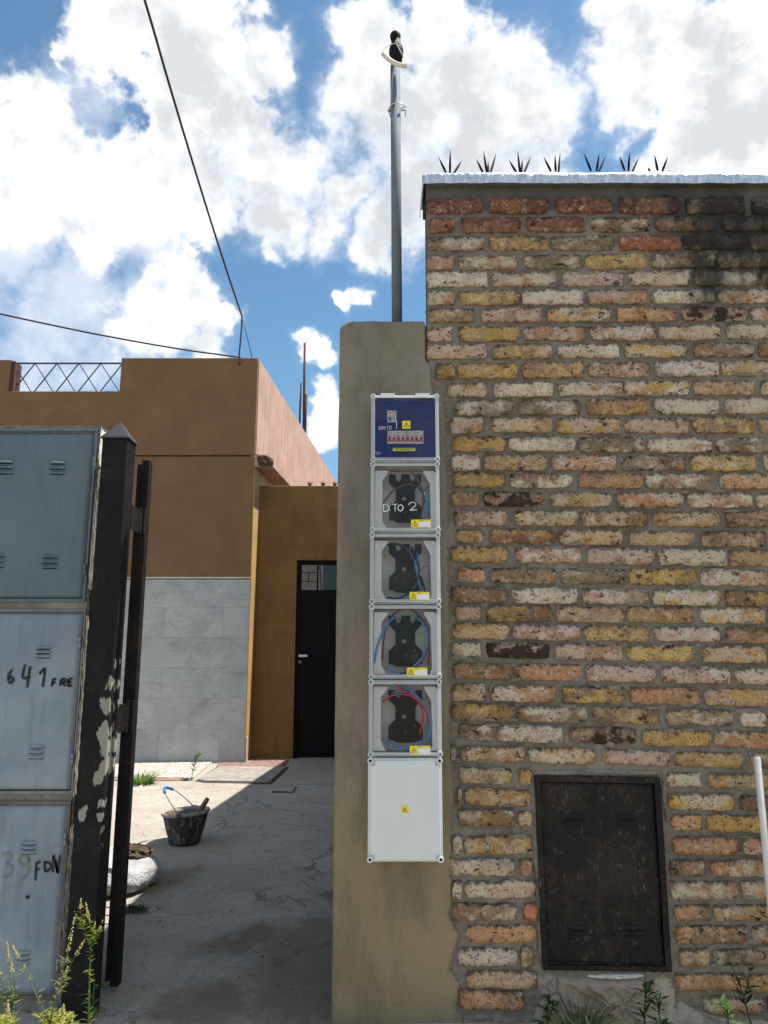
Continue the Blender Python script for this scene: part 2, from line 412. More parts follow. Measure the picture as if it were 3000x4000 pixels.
def marble_mat(nt):
    oi = nd(nt, 'ShaderNodeObjectInfo'); rnd = oi.outputs['Random']
    off = nd(nt, 'ShaderNodeCombineXYZ', {'X': ma(nt, 'MULTIPLY', rnd, 71.0), 'Y': 0.0, 'Z': ma(nt, 'MULTIPLY', rnd, 37.0)}).outputs[0]
    p = vm(nt, 'ADD', pos(nt), off)
    n1 = noi(nt, p, 2.5, 5, .6, .6)
    rp = nd(nt, 'ShaderNodeMapping', {'Vector': p, 'Rotation': (0, R(35), 0), 'Scale': (1, 1, 2.6)}).outputs[0]
    n2 = noi(nt, rp, 1.7, 6, .62, 1.2)
    vein = ma(nt, 'ABSOLUTE', ma(nt, 'SUBTRACT', n2, .5))
    c = mixc(nt, step(nt, n1, .3, .7), (.33, .34, .345), (.44, .445, .445))
    c = mixc(nt, step(nt, vein, .02, 0, 0, .38), c, (.17, .175, .175))
    c = mixc(nt, step(nt, ma(nt, 'ADD', n2, 0), .54, .68, 0, .7), c, (.25, .255, .255))
    return bsdf(nt, c, .38, 0, None, .4)
material('marble_tile', marble_mat)
def painted_metal(name, c0, c1, rough=.5, rust=.0, streak=.3):
    def b(nt):
        p = pos(nt)
        n1 = noi(nt, p, 2.5, 5, .6); n2 = noi(nt, scaled(nt, p, (26, 26, 3.5)), 1.0, 5, .65); n3 = noi(nt, p, 90.0, 5, .7); n4 = noi(nt, p, 9.0, 6, .7)
        c = mixc(nt, step(nt, n1, .3, .7), c0, c1)
        c = mixc(nt, step(nt, n2, .48, .72, 0, streak), c, tuple(x*.55 for x in c0))
        c = mixc(nt, step(nt, n3, .62, .72, 0, .4), c, tuple(min(1, x*1.6) for x in c1))
        if rust: c = mixc(nt, step(nt, n4, .62-rust*.2, .72, 0, .8), c, (.10, .05, .035))
        return bsdf(nt, c, rough, 0, ma(nt, 'ADD', n3, ma(nt, 'MULTIPLY', n4, 2)), .4, 1.0, .0006)
    return material(name, b)
painted_metal('door_slate', (.085, .125, .15), (.115, .155, .18), .45)
painted_metal('door_faded', (.175, .215, .26), (.26, .30, .345), .55, 0, .4)
painted_metal('frame_grey', (.12, .13, .13), (.22, .22, .2), .6, .3)
painted_metal('frame_rust', (.10, .06, .05), (.2, .16, .13), .8, .5)
def black_mat(name, scratch, rustc=(.034, .021, .017), patch=False, pale=(.30, .29, .25), spec=.13, rough=.62):
    def b(nt):
        p = pos(nt); xyz = sep(nt, p)
        n1 = noi(nt, p, 5.0, 6, .65); n2 = noi(nt, scaled(nt, p, (95, 95, 24)), 1.0, 7, .78); n3 = noi(nt, p, 120.0, 6, .8)
        n4 = noi(nt, p, 26.0, 8, .8)
        c = mixc(nt, step(nt, n1, .45, .65, 0, .9), (.009, .009, .0095), rustc)
        c = mixc(nt, ma(nt, 'MULTIPLY', step(nt, n2, .58, .72, 0, scratch), step(nt, n1, .38, .6)), c, (.24, .20, .16))
        c = mixc(nt, step(nt, n3, .63, .70, 0, scratch*.6), c, (.26, .24, .21))
        c = mixc(nt, step(nt, n4, .56, .68, 0, scratch*.45), c, (.15, .135, .12))
        if patch:
            acc = None
            w2 = vm(nt, 'ADD', p, vm(nt, 'SCALE', vm(nt, 'SUBTRACT', noi(nt, scaled(nt, p, (30, 30, 14)), 1.0, 5, .65, 0, 'Color'), (.5, .5, .5)), scale=.09))
            for (px, py, r) in patch:
                q = P(px, py, 3.2)
                f = ma(nt, 'MULTIPLY_ADD', vm(nt, 'DISTANCE', scaled(nt, w2, (1, .15, .55)), (q.x, q.y*.15, q.z*.55)), -1.0/r, 1.0)
                acc = f if acc is None else ma(nt, 'MAXIMUM', acc, f)
            c = mixc(nt, step(nt, acc, 0.30, .38), c, mixc(nt, n1, pale, tuple(x*.75 for x in pale)))
        return bsdf(nt, c, rough, 0, ma(nt, 'ADD', n3, n1), spec, 1.0, .0012)
    return material(name, b)
black_mat('black_worn', 1.0, (.030, .021, .017), spec=.16, rough=.5)
black_mat('black_gate', .25, (.022, .016, .014))
black_mat('black_post', .3, (.02, .016, .015), patch=[(425,2670,.026),(415,2760,.03),(400,2860,.034),(412,2920,.03),(408,2990,.03),(385,3040,.022),(395,3130,.016),(392,3190,.014),(327,3180,.026),(400,3240,.012),(402,3310,.01),(455,2590,.02),(460,2530,.016),(452,2650,.014)])
simple('black_louvre', (.03, .031, .033), .5, 0, .5, 60, .001)
simple('cap_grey', (.028, .029, .034), .6, 0, .4, 30)
simple('dark_hole', (.006, .006, .006), .9, 0, .1)
simple('door_black', (.006, .006, .008), .75, 0, .3, 4, spec=.12)
simple('grey_plastic', (.46, .47, .47), .45, 0, .06, 8, .0002)
simple('white_plastic', (.62, .65, .66), .38, 0, .04, 6, .0002)
simple('bracket_plastic', (.70, .73, .73), .5, 0, .08, 8, .0002)
simple('back_plastic', (.58, .60, .59), .5, 0, .1, 8, .0002)
simple('bakelite', (.008, .008, .009), .6, 0, .3, 12, .0003, spec=.15)
simple('screw_grey', (.22, .225, .23), .5, .3, .4, 200)
simple('zinc', (.55, .57, .6), .35, .85, .2, 40)
simple('blue_panel', (.008, .030, .185), .5, 0, .15, 6, .0002, spec=.12)
simple('blue_line', (.006, .012, .06), .5, 0, .1)
simple('breaker_white', (.62, .62, .60), .45, 0, .05)
simple('red_toggle', (.30, .012, .012), .4, 0, .1)
simple('pink_band', (.55, .16, .15), .5, 0, .1)
simple('blue_toggle', (.02, .16, .62), .4, 0, .1)
simple('orange_button', (.75, .22, .04), .4, 0, .1)
simple('label_yellow', (.80, .66, .02), .5, 0, .03, 10, .0001)
simple('label_green', (.48, .52, .05), .5, 0, .05, 10, .0001)
simple('label_white', (.74, .76, .78), .5, 0, .03, 10, .0001)
simple('ink_black', (.01, .01, .01), .7, 0, .1)
simple('paint_black', (.018, .02, .022), .7, 0, .5, 60)
simple('paint_ochre_faded', (.22, .22, .19), .8, 0, .3, 40)
simple('marker_white', (.8, .81, .82), .6, 0, .1, 60)
simple('wire_blue', (.06, .30, .62), .4, 0, .1)
simple('wire_red', (.55, .04, .045), .4, 0, .1)
simple('wire_maroon', (.16, .03, .04), .4, 0, .1)
simple('wire_black', (.012, .012, .014), .4, 0, .1)
simple('wire_brown', (.085, .07, .068), .45, 0, .1)
simple('galvanised', (.15, .18, .21), .75, .0, .14, 14, .0003, spec=.12)
simple('rubber_black', (.008, .008, .012), .6, 0, .2, spec=.12)
simple('hose_white', (.70, .67, .58), .5, 0, .12, 60)
simple('string_white', (.66, .64, .58), .8, 0, .2)
simple('spike_dark', (.016, .011, .026), .7, 0, .3, spec=.08)
simple('rust_bar', (.07, .025, .018), .85, 0, .4)
simple('cable_black', (.012, .012, .02), .6, 0, .2)
simple('rail_blue', (.03, .04, .07), .5, 0, .3)
simple('handle_blue', (.03, .16, .48), .4, 0, .15)
simple('wood_old', (.20, .145, .09), .8, 0, .45, 50)
def bucket_mat(nt):
    p = pos(nt); n = noi(nt, scaled(nt, p, (40, 40, 9)), 1.0, 6, .7); n2 = noi(nt, p, 60.0, 5, .7)
    c = mixc(nt, step(nt, n, .50, .66, 0, .75), (.028, .029, .031), (.24, .22, .19))
    c = mixc(nt, step(nt, n2, .58, .7, 0, .6), c, (.20, .18, .15))
    return bsdf(nt, c, .8, 0, n2, .3, 1.0, .003)
material('bucket_rubber', bucket_mat)
simple('bucket_rim', (.34, .33, .31), .85, 0, .4, 40, .002)
simple('wet_mortar', (.23, .165, .085), .9, 0, .6, 35, .02)
simple('sack_white', (.44, .44, .45), .85, 0, .35, 16, .01)
simple('stone_brown', (.14, .09, .045), .95, 0, .6, 22, .02)
simple('red_tile', (.27, .165, .135), .9, 0, .5, 14, .003)
simple('slab_concrete', (.30, .275, .25), .93, 0, .35, 9, .004)
simple('slab_pale', (.40, .385, .36), .93, 0, .3, 9, .004)
simple('crumb', (.19, .155, .115), .95, 0, .6, 300)
simple('gap_dark', (.05, .045, .04), .95)
simple('pole_white', (.66, .65, .63), .5, 0, .12, 12, .0006)
simple('rock_white', (.55, .52, .46), .95, 0, .35, 12, .01)
simple('pink_wall', (.50, .26, .21), .9, 0, .1, 8)
simple('dry_straw', (.40, .31, .17), .9, 0, .3)
simple('joint_pale', (.62, .62, .61), .9, 0, .2)
def leafmat(name, a, b_, tr=.5):
    def b(nt):
        oi = pos(nt); n = noi(nt, oi, 14.0, 3, .6)
        c = mixc(nt, step(nt, n, .3, .7), a, b_)
        d = bsdf(nt, c, .6, 0, None, .3)
        t = nd(nt, 'ShaderNodeBsdfTranslucent', {'Color': mixc(nt, step(nt, n, .3, .7), tuple(min(1, x*1.6) for x in a), tuple(min(1, x*1.5) for x in b_))}).outputs[0]
        m = nd(nt, 'ShaderNodeMixShader', {'Fac': tr}); nt.links.new(d, m.inputs[1]); nt.links.new(t, m.inputs[2])
        return m.outputs[0]
    return material(name, b)
leafmat('leaf_yellow', (.18, .25, .035), (.42, .40, .08))
leafmat('leaf_green', (.06, .13, .03), (.12, .20, .04))
leafmat('leaf_dark', (.025, .05, .016), (.045, .08, .026), .25)
leafmat('leaf_dry', (.12, .16, .06), (.22, .25, .11))
leafmat('flower_yellow', (.42, .40, .14), (.55, .52, .26))
def foil_mat(nt):
    p = pos(nt)
    n1 = noi(nt, scaled(nt, p, (60, 60, 14)), 1.0, 5, .6, .4); n2 = noi(nt, p, 16.0, 5, .6)
    c = mixc(nt, step(nt, n1, .35, .7), (.42, .47, .53), (.66, .69, .73))
    return bsdf(nt, c, .36, .75, ma(nt, 'ADD', n1, ma(nt, 'MULTIPLY', n2, 2)), .5, 1.0, .0035)
material('foil', foil_mat)
def clear_mat(nt):
    fr = nd(nt, 'ShaderNodeFresnel', {'IOR': 1.3}).outputs[0]
    tr = nd(nt, 'ShaderNodeBsdfTransparent', {'Color': (.95, .92, .93, 1)}).outputs[0]
    p = pos(nt); n = noi(nt, p, 9.0, 6, .7)
    df = nd(nt, 'ShaderNodeBsdfDiffuse', {'Color': (.6, .63, .66, 1)}).outputs[0]
    m0 = nd(nt, 'ShaderNodeMixShader', {'Fac': step(nt, n, .5, .8, .004, .05)}); nt.links.new(tr, m0.inputs[1]); nt.links.new(df, m0.inputs[2])
    gl = nd(nt, 'ShaderNodeBsdfGlossy', {'Color': (1, 1, 1, 1), 'Roughness': .06}).outputs[0]
    m = nd(nt, 'ShaderNodeMixShader', {'Fac': fr}); nt.links.new(m0.outputs[0], m.inputs[1]); nt.links.new(gl, m.inputs[2])
    return m.outputs[0]
material('clear_plastic', clear_mat)
def rim_mat(nt):
    tr = nd(nt, 'ShaderNodeBsdfTransparent', {'Color': (.9, .92, .93, 1)}).outputs[0]
    d = bsdf(nt, (.80, .83, .85), .15, 0, None, .8)
    m = nd(nt, 'ShaderNodeMixShader', {'Fac': .5}); nt.links.new(tr, m.inputs[1]); nt.links.new(d, m.inputs[2])
    return m.outputs[0]
material('clear_rim', rim_mat)
def pane_mat(nt):
    fr = nd(nt, 'ShaderNodeFresnel', {'IOR': 1.45}).outputs[0]
    tr = nd(nt, 'ShaderNodeBsdfTransparent', {'Color': (.8, .8, .8, 1)}).outputs[0]
    gl = nd(nt, 'ShaderNodeBsdfGlossy', {'Roughness': .04}).outputs[0]
    m = nd(nt, 'ShaderNodeMixShader', {'Fac': fr}); nt.links.new(tr, m.inputs[1]); nt.links.new(gl, m.inputs[2])
    return m.outputs[0]
material('window_glass', pane_mat)

# ------------------------------------------------------------------ ground
g = MB(); g.add([(-600,-600,-.03),(600,-600,-.03),(600,900,-.03),(-600,900,-.03)], [(0,1,2,3)])
tag(g.build('ground', 'soil'), 'bare soil of the street verge and lots', kind='structure')
def yard(u, v):
    x = -7.0+7.6*u; y = .9+8.75*v
    if y < 3.3: x = max(-1.12, min(x, .0)) if u > 0 else -1.12
    return (x, y, drive_z(y)+.004*fbm(x*2, y*2, 0, 3)+.002)
yd = grid(96, 120, lambda u, v: (-7.0+7.6*u, .9+8.7*v, drive_z(.9+8.7*v)+.005*fbm((-7+7.6*u)*1.6, (.9+8.7*v)*1.6, 0, 4)))
tag(yd.build('driveway', 'yard_concrete', smooth=True), 'dusty grey concrete yard floor with damp stains', kind='structure')

# ------------------------------------------------------------------ brick house on the right
D = 3.2                                     # brick faces
YM = D+.014                                 # mortar face
TOPZ = P(2000, 690, D).z
house = thing('brick_house', (1.6, 3.3, 0), 'house front of worn yellow and red bricks behind the meter boxes', 'house')
XL = P(1660, 700, D).x
NX0, NZ1 = P(2089, 3030, D).x, P(2300, 3033, D).z
NX1, NZ0 = P(2600, 3400, D).x, P(2300, 3790, D).z
NX0 = P(2105, 3400, D).x
XR = 3.4
def mort(u, v):
    x = XL+.004+(XR-XL)*u; z = -.04+(TOPZ+.02)*v
    return (x, YM+.004*fbm(x*14, z*14, 3, 4)+.0025*fbm(x*50, z*50, 1, 2), z)
mw = grid(150, 190, mort)
mw.f = [f for f in mw.f if not all(NX0+.012 < mw.v[i][0] < NX1-.012 and NZ0+.012 < mw.v[i][2] < NZ1-.012 for i in f)]
wall = mw.build('front_wall', 'mortar', house, smooth=True)
# body of the house behind the facing: end wall along the yard, roof slab, niche
b = MB()
b.add([(XL,YM+.02,-.04),(XL,YM+.02,TOPZ-.02),(XL+.55,9.4,TOPZ-.02),(XL+.55,9.4,-.04)], [(0,1,2,3)])
b.add([(XL+.55,9.4,-.04),(XL+.55,9.4,TOPZ-.02),(XR+1,9.4,TOPZ-.02),(XR+1,9.4,-.04)], [(0,1,2,3)])
b.build('side_wall', 'mortar', house)
MB().hprism([(XL+.012, YM+.025), (XR+1, YM+.025), (XR+1, 4.3), (XL+.11, 4.3)], TOPZ-.10, TOPZ-.03).build('roof_slab', 'house_body', house)
q = MB(); q.add([(XL+.115,4.31,TOPZ-.04),(XR+1,4.31,TOPZ-.04),(XR+1,9.4,TOPZ-.04),(XL+.55,9.4,TOPZ-.04)], [(0,1,2,3)]); q.build('roof_slab', 'house_body', house)
# end face bricks
S = 1400/1659.0
ROWS = [  # strip offset, (top,bottom) at the left, (top,bottom) at the right, bricks (from,to,tone)
(700,(88,150),(82,150),'78-338r 372-642r 680-936r 978-1250r 1282-1552d 1588-1860d'),
(700,(178,240),(172,232),'88-210r 245-512r 543-810r 845-1112k 1145-1415k 1452-1632d 1640-1900k'),
(700,(265,322),(258,318),'80-346k 368-640o 658-948g 972-1256R 1275-1558d 1578-1860o'),
(700,(355,410),(340,402),'80-206w 232-498w 530-803g 820-1100y 1120-1415g 1425-1700y'),
(700,(430,488),(425,482),'82-358w 385-678p 708-990p 1022-1298w 1325-1612w 1638-1900w'),
(700,(518,575),(508,565),'80-210w 235-506y 525-803w 828-1105p 1128-1410w 1432-1700w'),
(700,(598,655),(592,648),'80-300k 335-612p 640-930y 958-1240o 1270-1556d 1590-1870w'),
(1200,(92,150),(82,140),'80-198p 230-508y 528-813p 845-1138w 1160-1442p 1475-1760w'),
(1200,(175,232),(165,222),'80-358p 388-660y 688-970w 1000-1282y 1315-1592k 1618-1890k'),
(1200,(262,325),(248,308),'118-212k 222-498o 522-805y 830-1112p 1140-1428w 1448-1740y'),
(1200,(352,410),(340,398),'180-356o 388-664w 692-988w 1002-1290w 1318-1598o 1632-1900w'),
(1200,(432,492),(422,488),'215-474g 508-793g 823-1112y 1143-1430w 1465-1760w'),
(1200,(512,575),(512,578),'190-338p 380-658o 682-978p 1002-1292p 1318-1590y 1625-1900o'),
(1700,(8,66),(12,74),'198-446o 468-765w 785-1080g 1105-1398w 1422-1700g'),
(1700,(92,155),(95,158),'190-330w 345-634y 662-958q 984-1276k 1308-1606y 1642-1900w'),
(1700,(175,235),(180,240),'205-440y 465-755w 785-1083o 1098-1392w 1435-1720o'),
(1700,(262,320),(268,330),'195-320y 342-622d 652-938y 970-1266q 1292-1586w 1612-1900p'),
(1700,(348,412),(355,418),'205-450p 490-778y 803-1105b 1138-1438y 1470-1770k'),
(1700,(435,492),(448,510),'215-338y 372-678Q 696-980o 1020-1322y 1355-1655k'),
(1700,(515,582),(532,598),'190-453o 493-790w 830-1130p 1160-1463w 1485-1780y'),
(2200,(22,82),(32,98),'220-352q 378-676k 703-1002g 1022-1325y 1350-1660w'),
(2200,(112,175),(128,192),'195-448k 480-778w 806-1105p 1128-1437w 1470-1770k'),
(2200,(198,260),(208,276),'210-330p 362-658k 686-990p 1010-1315y 1350-1645o'),
(2200,(280,345),(300,364),'200-460o 482-788p 810-1110y 1140-1436p 1472-1770k'),
(2200,(368,430),(388,455),'195-330w 358-648d 678-985p 1015-1325y 1362-1655o'),
(2200,(462,530),(485,555),'200-475b 496-800q 825-1135p 1170-1482p 1515-1800q'),
(2200,(562,632),(585,655),'198-352y 378-675q 708-1000Y 1030-1348q 1375-1680p'),
(2700,(62,130),(90,158),'200-488k 508-820k 855-1155y 1190-1495g 1535-1652w'),
(2700,(152,220),(190,258),'225-385k 408-710w 750-1045d 1078-1395y 1418-1720q'),
(2700,(255,318),(288,350),'188-216k 240-528o 556-858o 902-1203p 1232-1545y 1578-1860g'),
(2700,(355,420),(385,445),'228-475y 505-565y 1195-1350w 1390-1700y'),
(2700,(450,520),(485,548),'222-243k 258-558o 1200-1505Y 1535-1800k'),
(2700,(548,615),(582,645),'230-485b 500-570y 1215-1355q 1380-1660q'),
(3200,(82,155),(87,160),'200-245k 258-565y 1225-1518q 1548-1800q'),
(3200,(188,260),(195,262),'185-484w 508-572b 1205-1372k 1398-1700q'),
(3200,(290,362),(292,368),'195-245w 262-580p 1212-1525w 1545-1800q'),
(3200,(395,468),(402,468),'205-498k 525-592R 1228-1392o 1412-1720y'),
(3550,(82,155),(88,158),'268-582q 1235-1560o 1590-1850p'),
(3550,(185,262),(192,260),'230-500w 515-575b 1250-1392y 1415-1800g'),
(3550,(290,362),(308,382),'265-585o 1235-1560o 1580-1850o'),
(3550,(380,460),(415,482),'230-525q 1365-1640w 1665-1900k')]
TONE = {'r':(.17,.060,.042,.15),'R':(.30,.095,.05,0),'Q':(.27,.125,.085,0),'q':(.45,.235,.13,0),'o':(.455,.275,.135,0),'y':(.485,.335,.145,.2),'Y':(.50,.32,.075,0),
        'w':(.565,.49,.395,0),'p':(.475,.345,.27,0),'k':(.28,.19,.12,.35),'b':(.25,.155,.075,.1),'g':(.30,.24,.155,.45),'d':(.30,.215,.155,1.0)}
def brick_mesh(seed, L, H, dep=.03):
    rs = random.Random(seed); nx, nz = 9, 4; m = MB(); vs = []
    def outl(i, j):
        x = -L/2+L*i/(nx-1); z = -H/2+H*j/(nz-1)
        return x, z
    sd_ = rs.random()*50
    for ring, (ins, y) in enumerate(((-.001, .004), (.0015, -.010), (.006, -.0135))):
        pass
    # front grid
    for j in range(nz):
        for i in range(nx):
            x, z = outl(i, j)
            ex = min(i, nx-1-i); ez = min(j, nz-1-j)
            y = -.0135-.003*mn.noise(Vector((x*22+sd_, z*40, 1)))
            if ex == 0: x -= math.copysign(.002, x)
            if ez == 0: z -= math.copysign(.0012, z)
            if ex == 0 or ez == 0: y = -.0115+rs.uniform(-.0022, .0035)
            x += rs.uniform(-1, 1)*.0022*(1 if 0 < i < nx-1 else 1.6)
            z += .0046*mn.noise(Vector((x*14+sd_, 3+j*.6, 2)))+rs.uniform(-1, 1)*.0013
            if ex == 0 and ez == 0: x -= math.copysign(rs.uniform(.0, .011), x); z -= math.copysign(rs.uniform(0, .004), z)
            vs.append((x, y, z))
    fs = [(j*nx+i, j*nx+i+1, (j+1)*nx+i+1, (j+1)*nx+i) for j in range(nz-1) for i in range(nx-1)]
    rim = [i for i in range(nx)]+[j*nx+nx-1 for j in range(1, nz)]+[(nz-1)*nx+i for i in range(nx-2, -1, -1)]+[j*nx for j in range(nz-2, 0, -1)]
    o = len(vs)
    for k in rim:
        x, y, z = vs[k]; vs.append((x*1.004+math.copysign(.002, x), dep, z+math.copysign(.0015, z)))
    n = len(rim)
    fs += [(rim[(k+1) % n], rim[k], o+k, o+(k+1) % n) for k in range(n)]
    me = bpy.data.meshes.new('brick'); me.from_pydata(vs, [], fs); me.update()
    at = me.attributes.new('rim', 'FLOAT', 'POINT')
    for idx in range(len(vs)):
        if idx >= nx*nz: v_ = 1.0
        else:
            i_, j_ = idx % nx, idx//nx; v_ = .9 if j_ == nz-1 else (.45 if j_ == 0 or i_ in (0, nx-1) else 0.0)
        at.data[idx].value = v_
    me.polygons.foreach_set('use_smooth', [True]*len(me.polygons)); me.materials.append(MATS['brick'])
    return me
LENS = [.05, .12, .19, .235, .262, .275]
BM = {}
for li, L in enumerate(LENS):
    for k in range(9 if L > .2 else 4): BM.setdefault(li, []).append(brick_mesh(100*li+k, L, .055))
hb = WL[house.name]; nb = 0
extra = {k: MB() for k in 'owpkq'}
for ri, (off, yl, yr, txt) in enumerate(ROWS):
    items = []
    for t in txt.split():
        a, rest = t.split('-'); items.append((float(a), float(rest[:-1]), rest[-1]))
    last = items[-1][1]
    def place(a, e):
        cx = (a+e)/2; t = (cx-200)/1300.0
        yt = off+S*(yl[0]+(yr[0]-yl[0])*t); yb = off+S*(yl[1]+(yr[1]-yl[1])*t)
        ym = (yt+yb)/2
        x0 = P(1600+a*S, ym, D).x; x1 = P(1600+e*S, ym, D).x
        z1 = P(1600+cx*S, yt, D).z; z0 = P(1600+cx*S, yb, D).z
        sl = -math.atan((yr[0]-yl[0])*S/(1300*S))
        return x0, x1, z0, z1, sl
    for (a, e, tone) in items:
        x0, x1, z0, z1, sl = place(a, e); L = x1-x0
        li = min(range(len(LENS)), key=lambda i: abs(LENS[i]-L))
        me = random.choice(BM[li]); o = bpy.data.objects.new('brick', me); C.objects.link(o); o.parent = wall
        o.location = Vector(((x0+x1)/2, D+.0135+random.uniform(-.0035, .003), (z0+z1)/2))-hb
        fl = random.choice((1, -1))
        o.scale = (L/LENS[li]*random.uniform(1.01, 1.04), 1, (z1-z0)/.055*random.uniform(1.12, 1.22))
        o.rotation_euler = (random.uniform(-.03, .03), -sl+random.uniform(-.009, .009), random.uniform(-.015, .015))
        c = TONE[tone]; j = random.uniform(.86, 1.14)
        o.color = (c[0]*j, c[1]*j*random.uniform(.95, 1.05), c[2]*j*random.uniform(.9, 1.1), c[3])
        nb += 1
    # the courses run on beyond the picture's edge
    a = last+24
    while a < 2350:
        x0, x1, z0, z1, sl = place(a, a+290); a += 314
        extra[random.choice('owpkq')].box(x0, x1, D+.001, D+.03, z0-.003, z1+.003)
for k, m_ in extra.items():
    m_.build('brick', 'brick', wall, kind='stuff').color = TONE[k][:3]+(.1,)
smear = MB(); rsm = random.Random(77)
for i in range(150):
    off, yl, yr, txt = rsm.choice(ROWS[3:])
    cxs = rsm.uniform(210, 1640); tt = (cxs-200)/1300.0
    e_ = rsm.choice((0, 1)); yy = off+S*(yl[e_]+(yr[e_]-yl[e_])*tt)+rsm.uniform(-4, 4)
    if yy > 2990 and 2080 < 1600+cxs*S < 2640: continue
    q_ = P(1600+cxs*S, yy, D); rx, rz_ = rsm.uniform(.012, .045), rsm.uniform(.006, .013); n_ = 12; vs = []
    for r_ in range(4):
        f_ = 1-r_/3.2
        for k in range(n_):
            a_ = 2*math.pi*k/n_; jj = 1+.35*mn.noise(Vector((math.cos(a_)*2+i, math.sin(a_)*2, i*.7)))
            vs.append((q_.x+rx*f_*jj*math.cos(a_), D+.008-.0105*(1-f_**3)+.002*mn.noise(Vector((a_, r_, i))), q_.z+rz_*f_*jj*math.sin(a_)))
    smear.add(vs, [(r_*n_+k, r_*n_+(k+1) % n_, (r_+1)*n_+(k+1) % n_, (r_+1)*n_+k) for r_ in range(3) for k in range(n_)]+[tuple(3*n_+k for k in range(n_))])
smear.build('mortar_smear', 'mortar', house, smooth=True, kind='stuff')
# lumps of mortar smeared over the brick ends next to the pillar, and the rough render under the niche
def lump(name, mat, pxs, D0, depth, parent, seed=0, n=26, kind=None):
    xs = [P(x, y, D0) for x, y in pxs]
    cx = sum(p.x for p in xs)/len(xs); cz = sum(p.z for p in xs)/len(xs)
    ring = cat_rom(xs+[xs[0]], 8)[:-1]
    m = MB(); vs = []; NR = 16; nn = len(ring)
    for r in range(NR):
        f = 1-r/(NR-1)
        for p in ring:
            x = cx+(p.x-cx)*f; z = cz+(p.z-cz)*f
            jit = 1+.10*fbm(p.x*45+seed, p.z*45, r, 3) if r == 0 else 1
            x = cx+(x-cx)*jit; z = cz+(z-cz)*jit
            y = D0-depth*(1-f**6)*(.75+.55*fbm(x*16+seed, z*16, 5, 4)+.25*fbm(x*60+seed, z*60, 2, 3))
            vs.append((x, y, z))
    fs = [(r*nn+k, r*nn+(k+1) % nn, (r+1)*nn+(k+1) % nn, (r+1)*nn+k) for r in range(NR-1) for k in range(nn)]
    m.add(vs, fs)
    return m.build(name, mat, parent, smooth=True, kind=kind)
lump('rough_plaster', 'base_render', [(2150,3800),(2320,3815),(2500,3815),(2610,3800),(2650,3880),(2640,3960),(2660,4050),(2400,4070),(2190,4060),(2160,3960),(2180,3900)], YM+.01, .05, house, 3)
lump('rough_plaster', 'base_render', [(2090,3805),(2160,3795),(2175,3860),(2140,3890),(2095,3870)], YM+.006, .026, house, 9)
lump('rough_plaster', 'mortar', [(1790,3960),(1900,3950),(2000,3965),(2090,3960),(2110,4040),(1800,4050)], YM+.006, .028, house, 11)
lump('rough_plaster', 'mortar', [(2080,3010),(2300,3000),(2580,3012),(2585,3030),(2330,3030),(2085,3028)], YM+.004, .018, house, 21)
lump('rough_plaster', 'mortar', [(2585,3020),(2600,3060),(2612,3200),(2600,3210),(2580,3100)], YM+.004, .018, house, 23)
lump('rough_plaster', 'mortar', [(2078,3250),(2098,3260),(2112,3600),(2118,3780),(2105,3790),(2090,3500)], YM+.004, .017, house, 27)
lump('rough_plaster', 'limewash', [(2292,3806),(2400,3800),(2505,3804),(2512,3816),(2420,3822),(2305,3818)], YM+.002, .022, house, 41)
lump('rough_plaster', 'base_render', [(2110,3900),(2180,3880),(2200,3960),(2190,4050),(2080,4050),(2085,3960)], YM+.006, .03, house, 47)
lump('rough_plaster', 'base_render', [(2640,3900),(2720,3940),(2850,3975),(3000,3985),(3040,4050),(2640,4060)], YM+.006, .028, house, 49)
# foil capping
fz0, fz1 = P(2000, 712, D-.02).z, P(2000, 671, D-.02).z
edges = [1660, 1841, 2024, 2266, 2583, 2900, 3400]
for k in range(len(edges)-1):
    a = P(edges[k], 690, D-.02).x-(.012 if k else .008); e = P(edges[k+1], 690, D-.02).x
    nyy = 13
    def foil(u, v, a=a, e=e, k=k):
        x = a+(e-a)*u
        s = v*1.0
        cr = .0022*fbm(x*26+k*9, s*6, k, 3)
        sag = .004*mn.noise(Vector((x*9+k*3, 0, k)))
        if s < .42: return (x+.002*cr, D-.014-.0016*(k % 2)+cr*.8, fz0-.003*mn.noise(Vector((x*12, k, 7)))+(fz1-fz0-.006)*s/.42+sag)
        if s < .55:
            t = (s-.42)/.13*math.pi/2; return (x, D-.014-.0016*(k % 2)+.008*(1-math.cos(t))+cr*.6, fz1-.006+.008*math.sin(t)+sag+cr*.5)
        return (x, D-.014+(s-.55)/.45*.30, fz1+.002+sag+cr*.6)
    grid(60, nyy, foil).build('foil_sheet', 'foil', house, smooth=True)
# left return of the foil at the corner
xc = P(1660, 690, D-.02).x-.008
grid(16, 8, lambda u, v: (xc-.004*math.sin(v*3)+.003*fbm(u*9, v*9, 2, 3), D-.02+.3*u, fz0-.004+(fz1-fz0+.004)*v)).build('foil_sheet', 'foil', house, smooth=True)
bx = MB().box(XL+.003, XR, D-.012, D+.28, fz0-.004, fz1-.012); bx.build('coping', 'mortar', house)

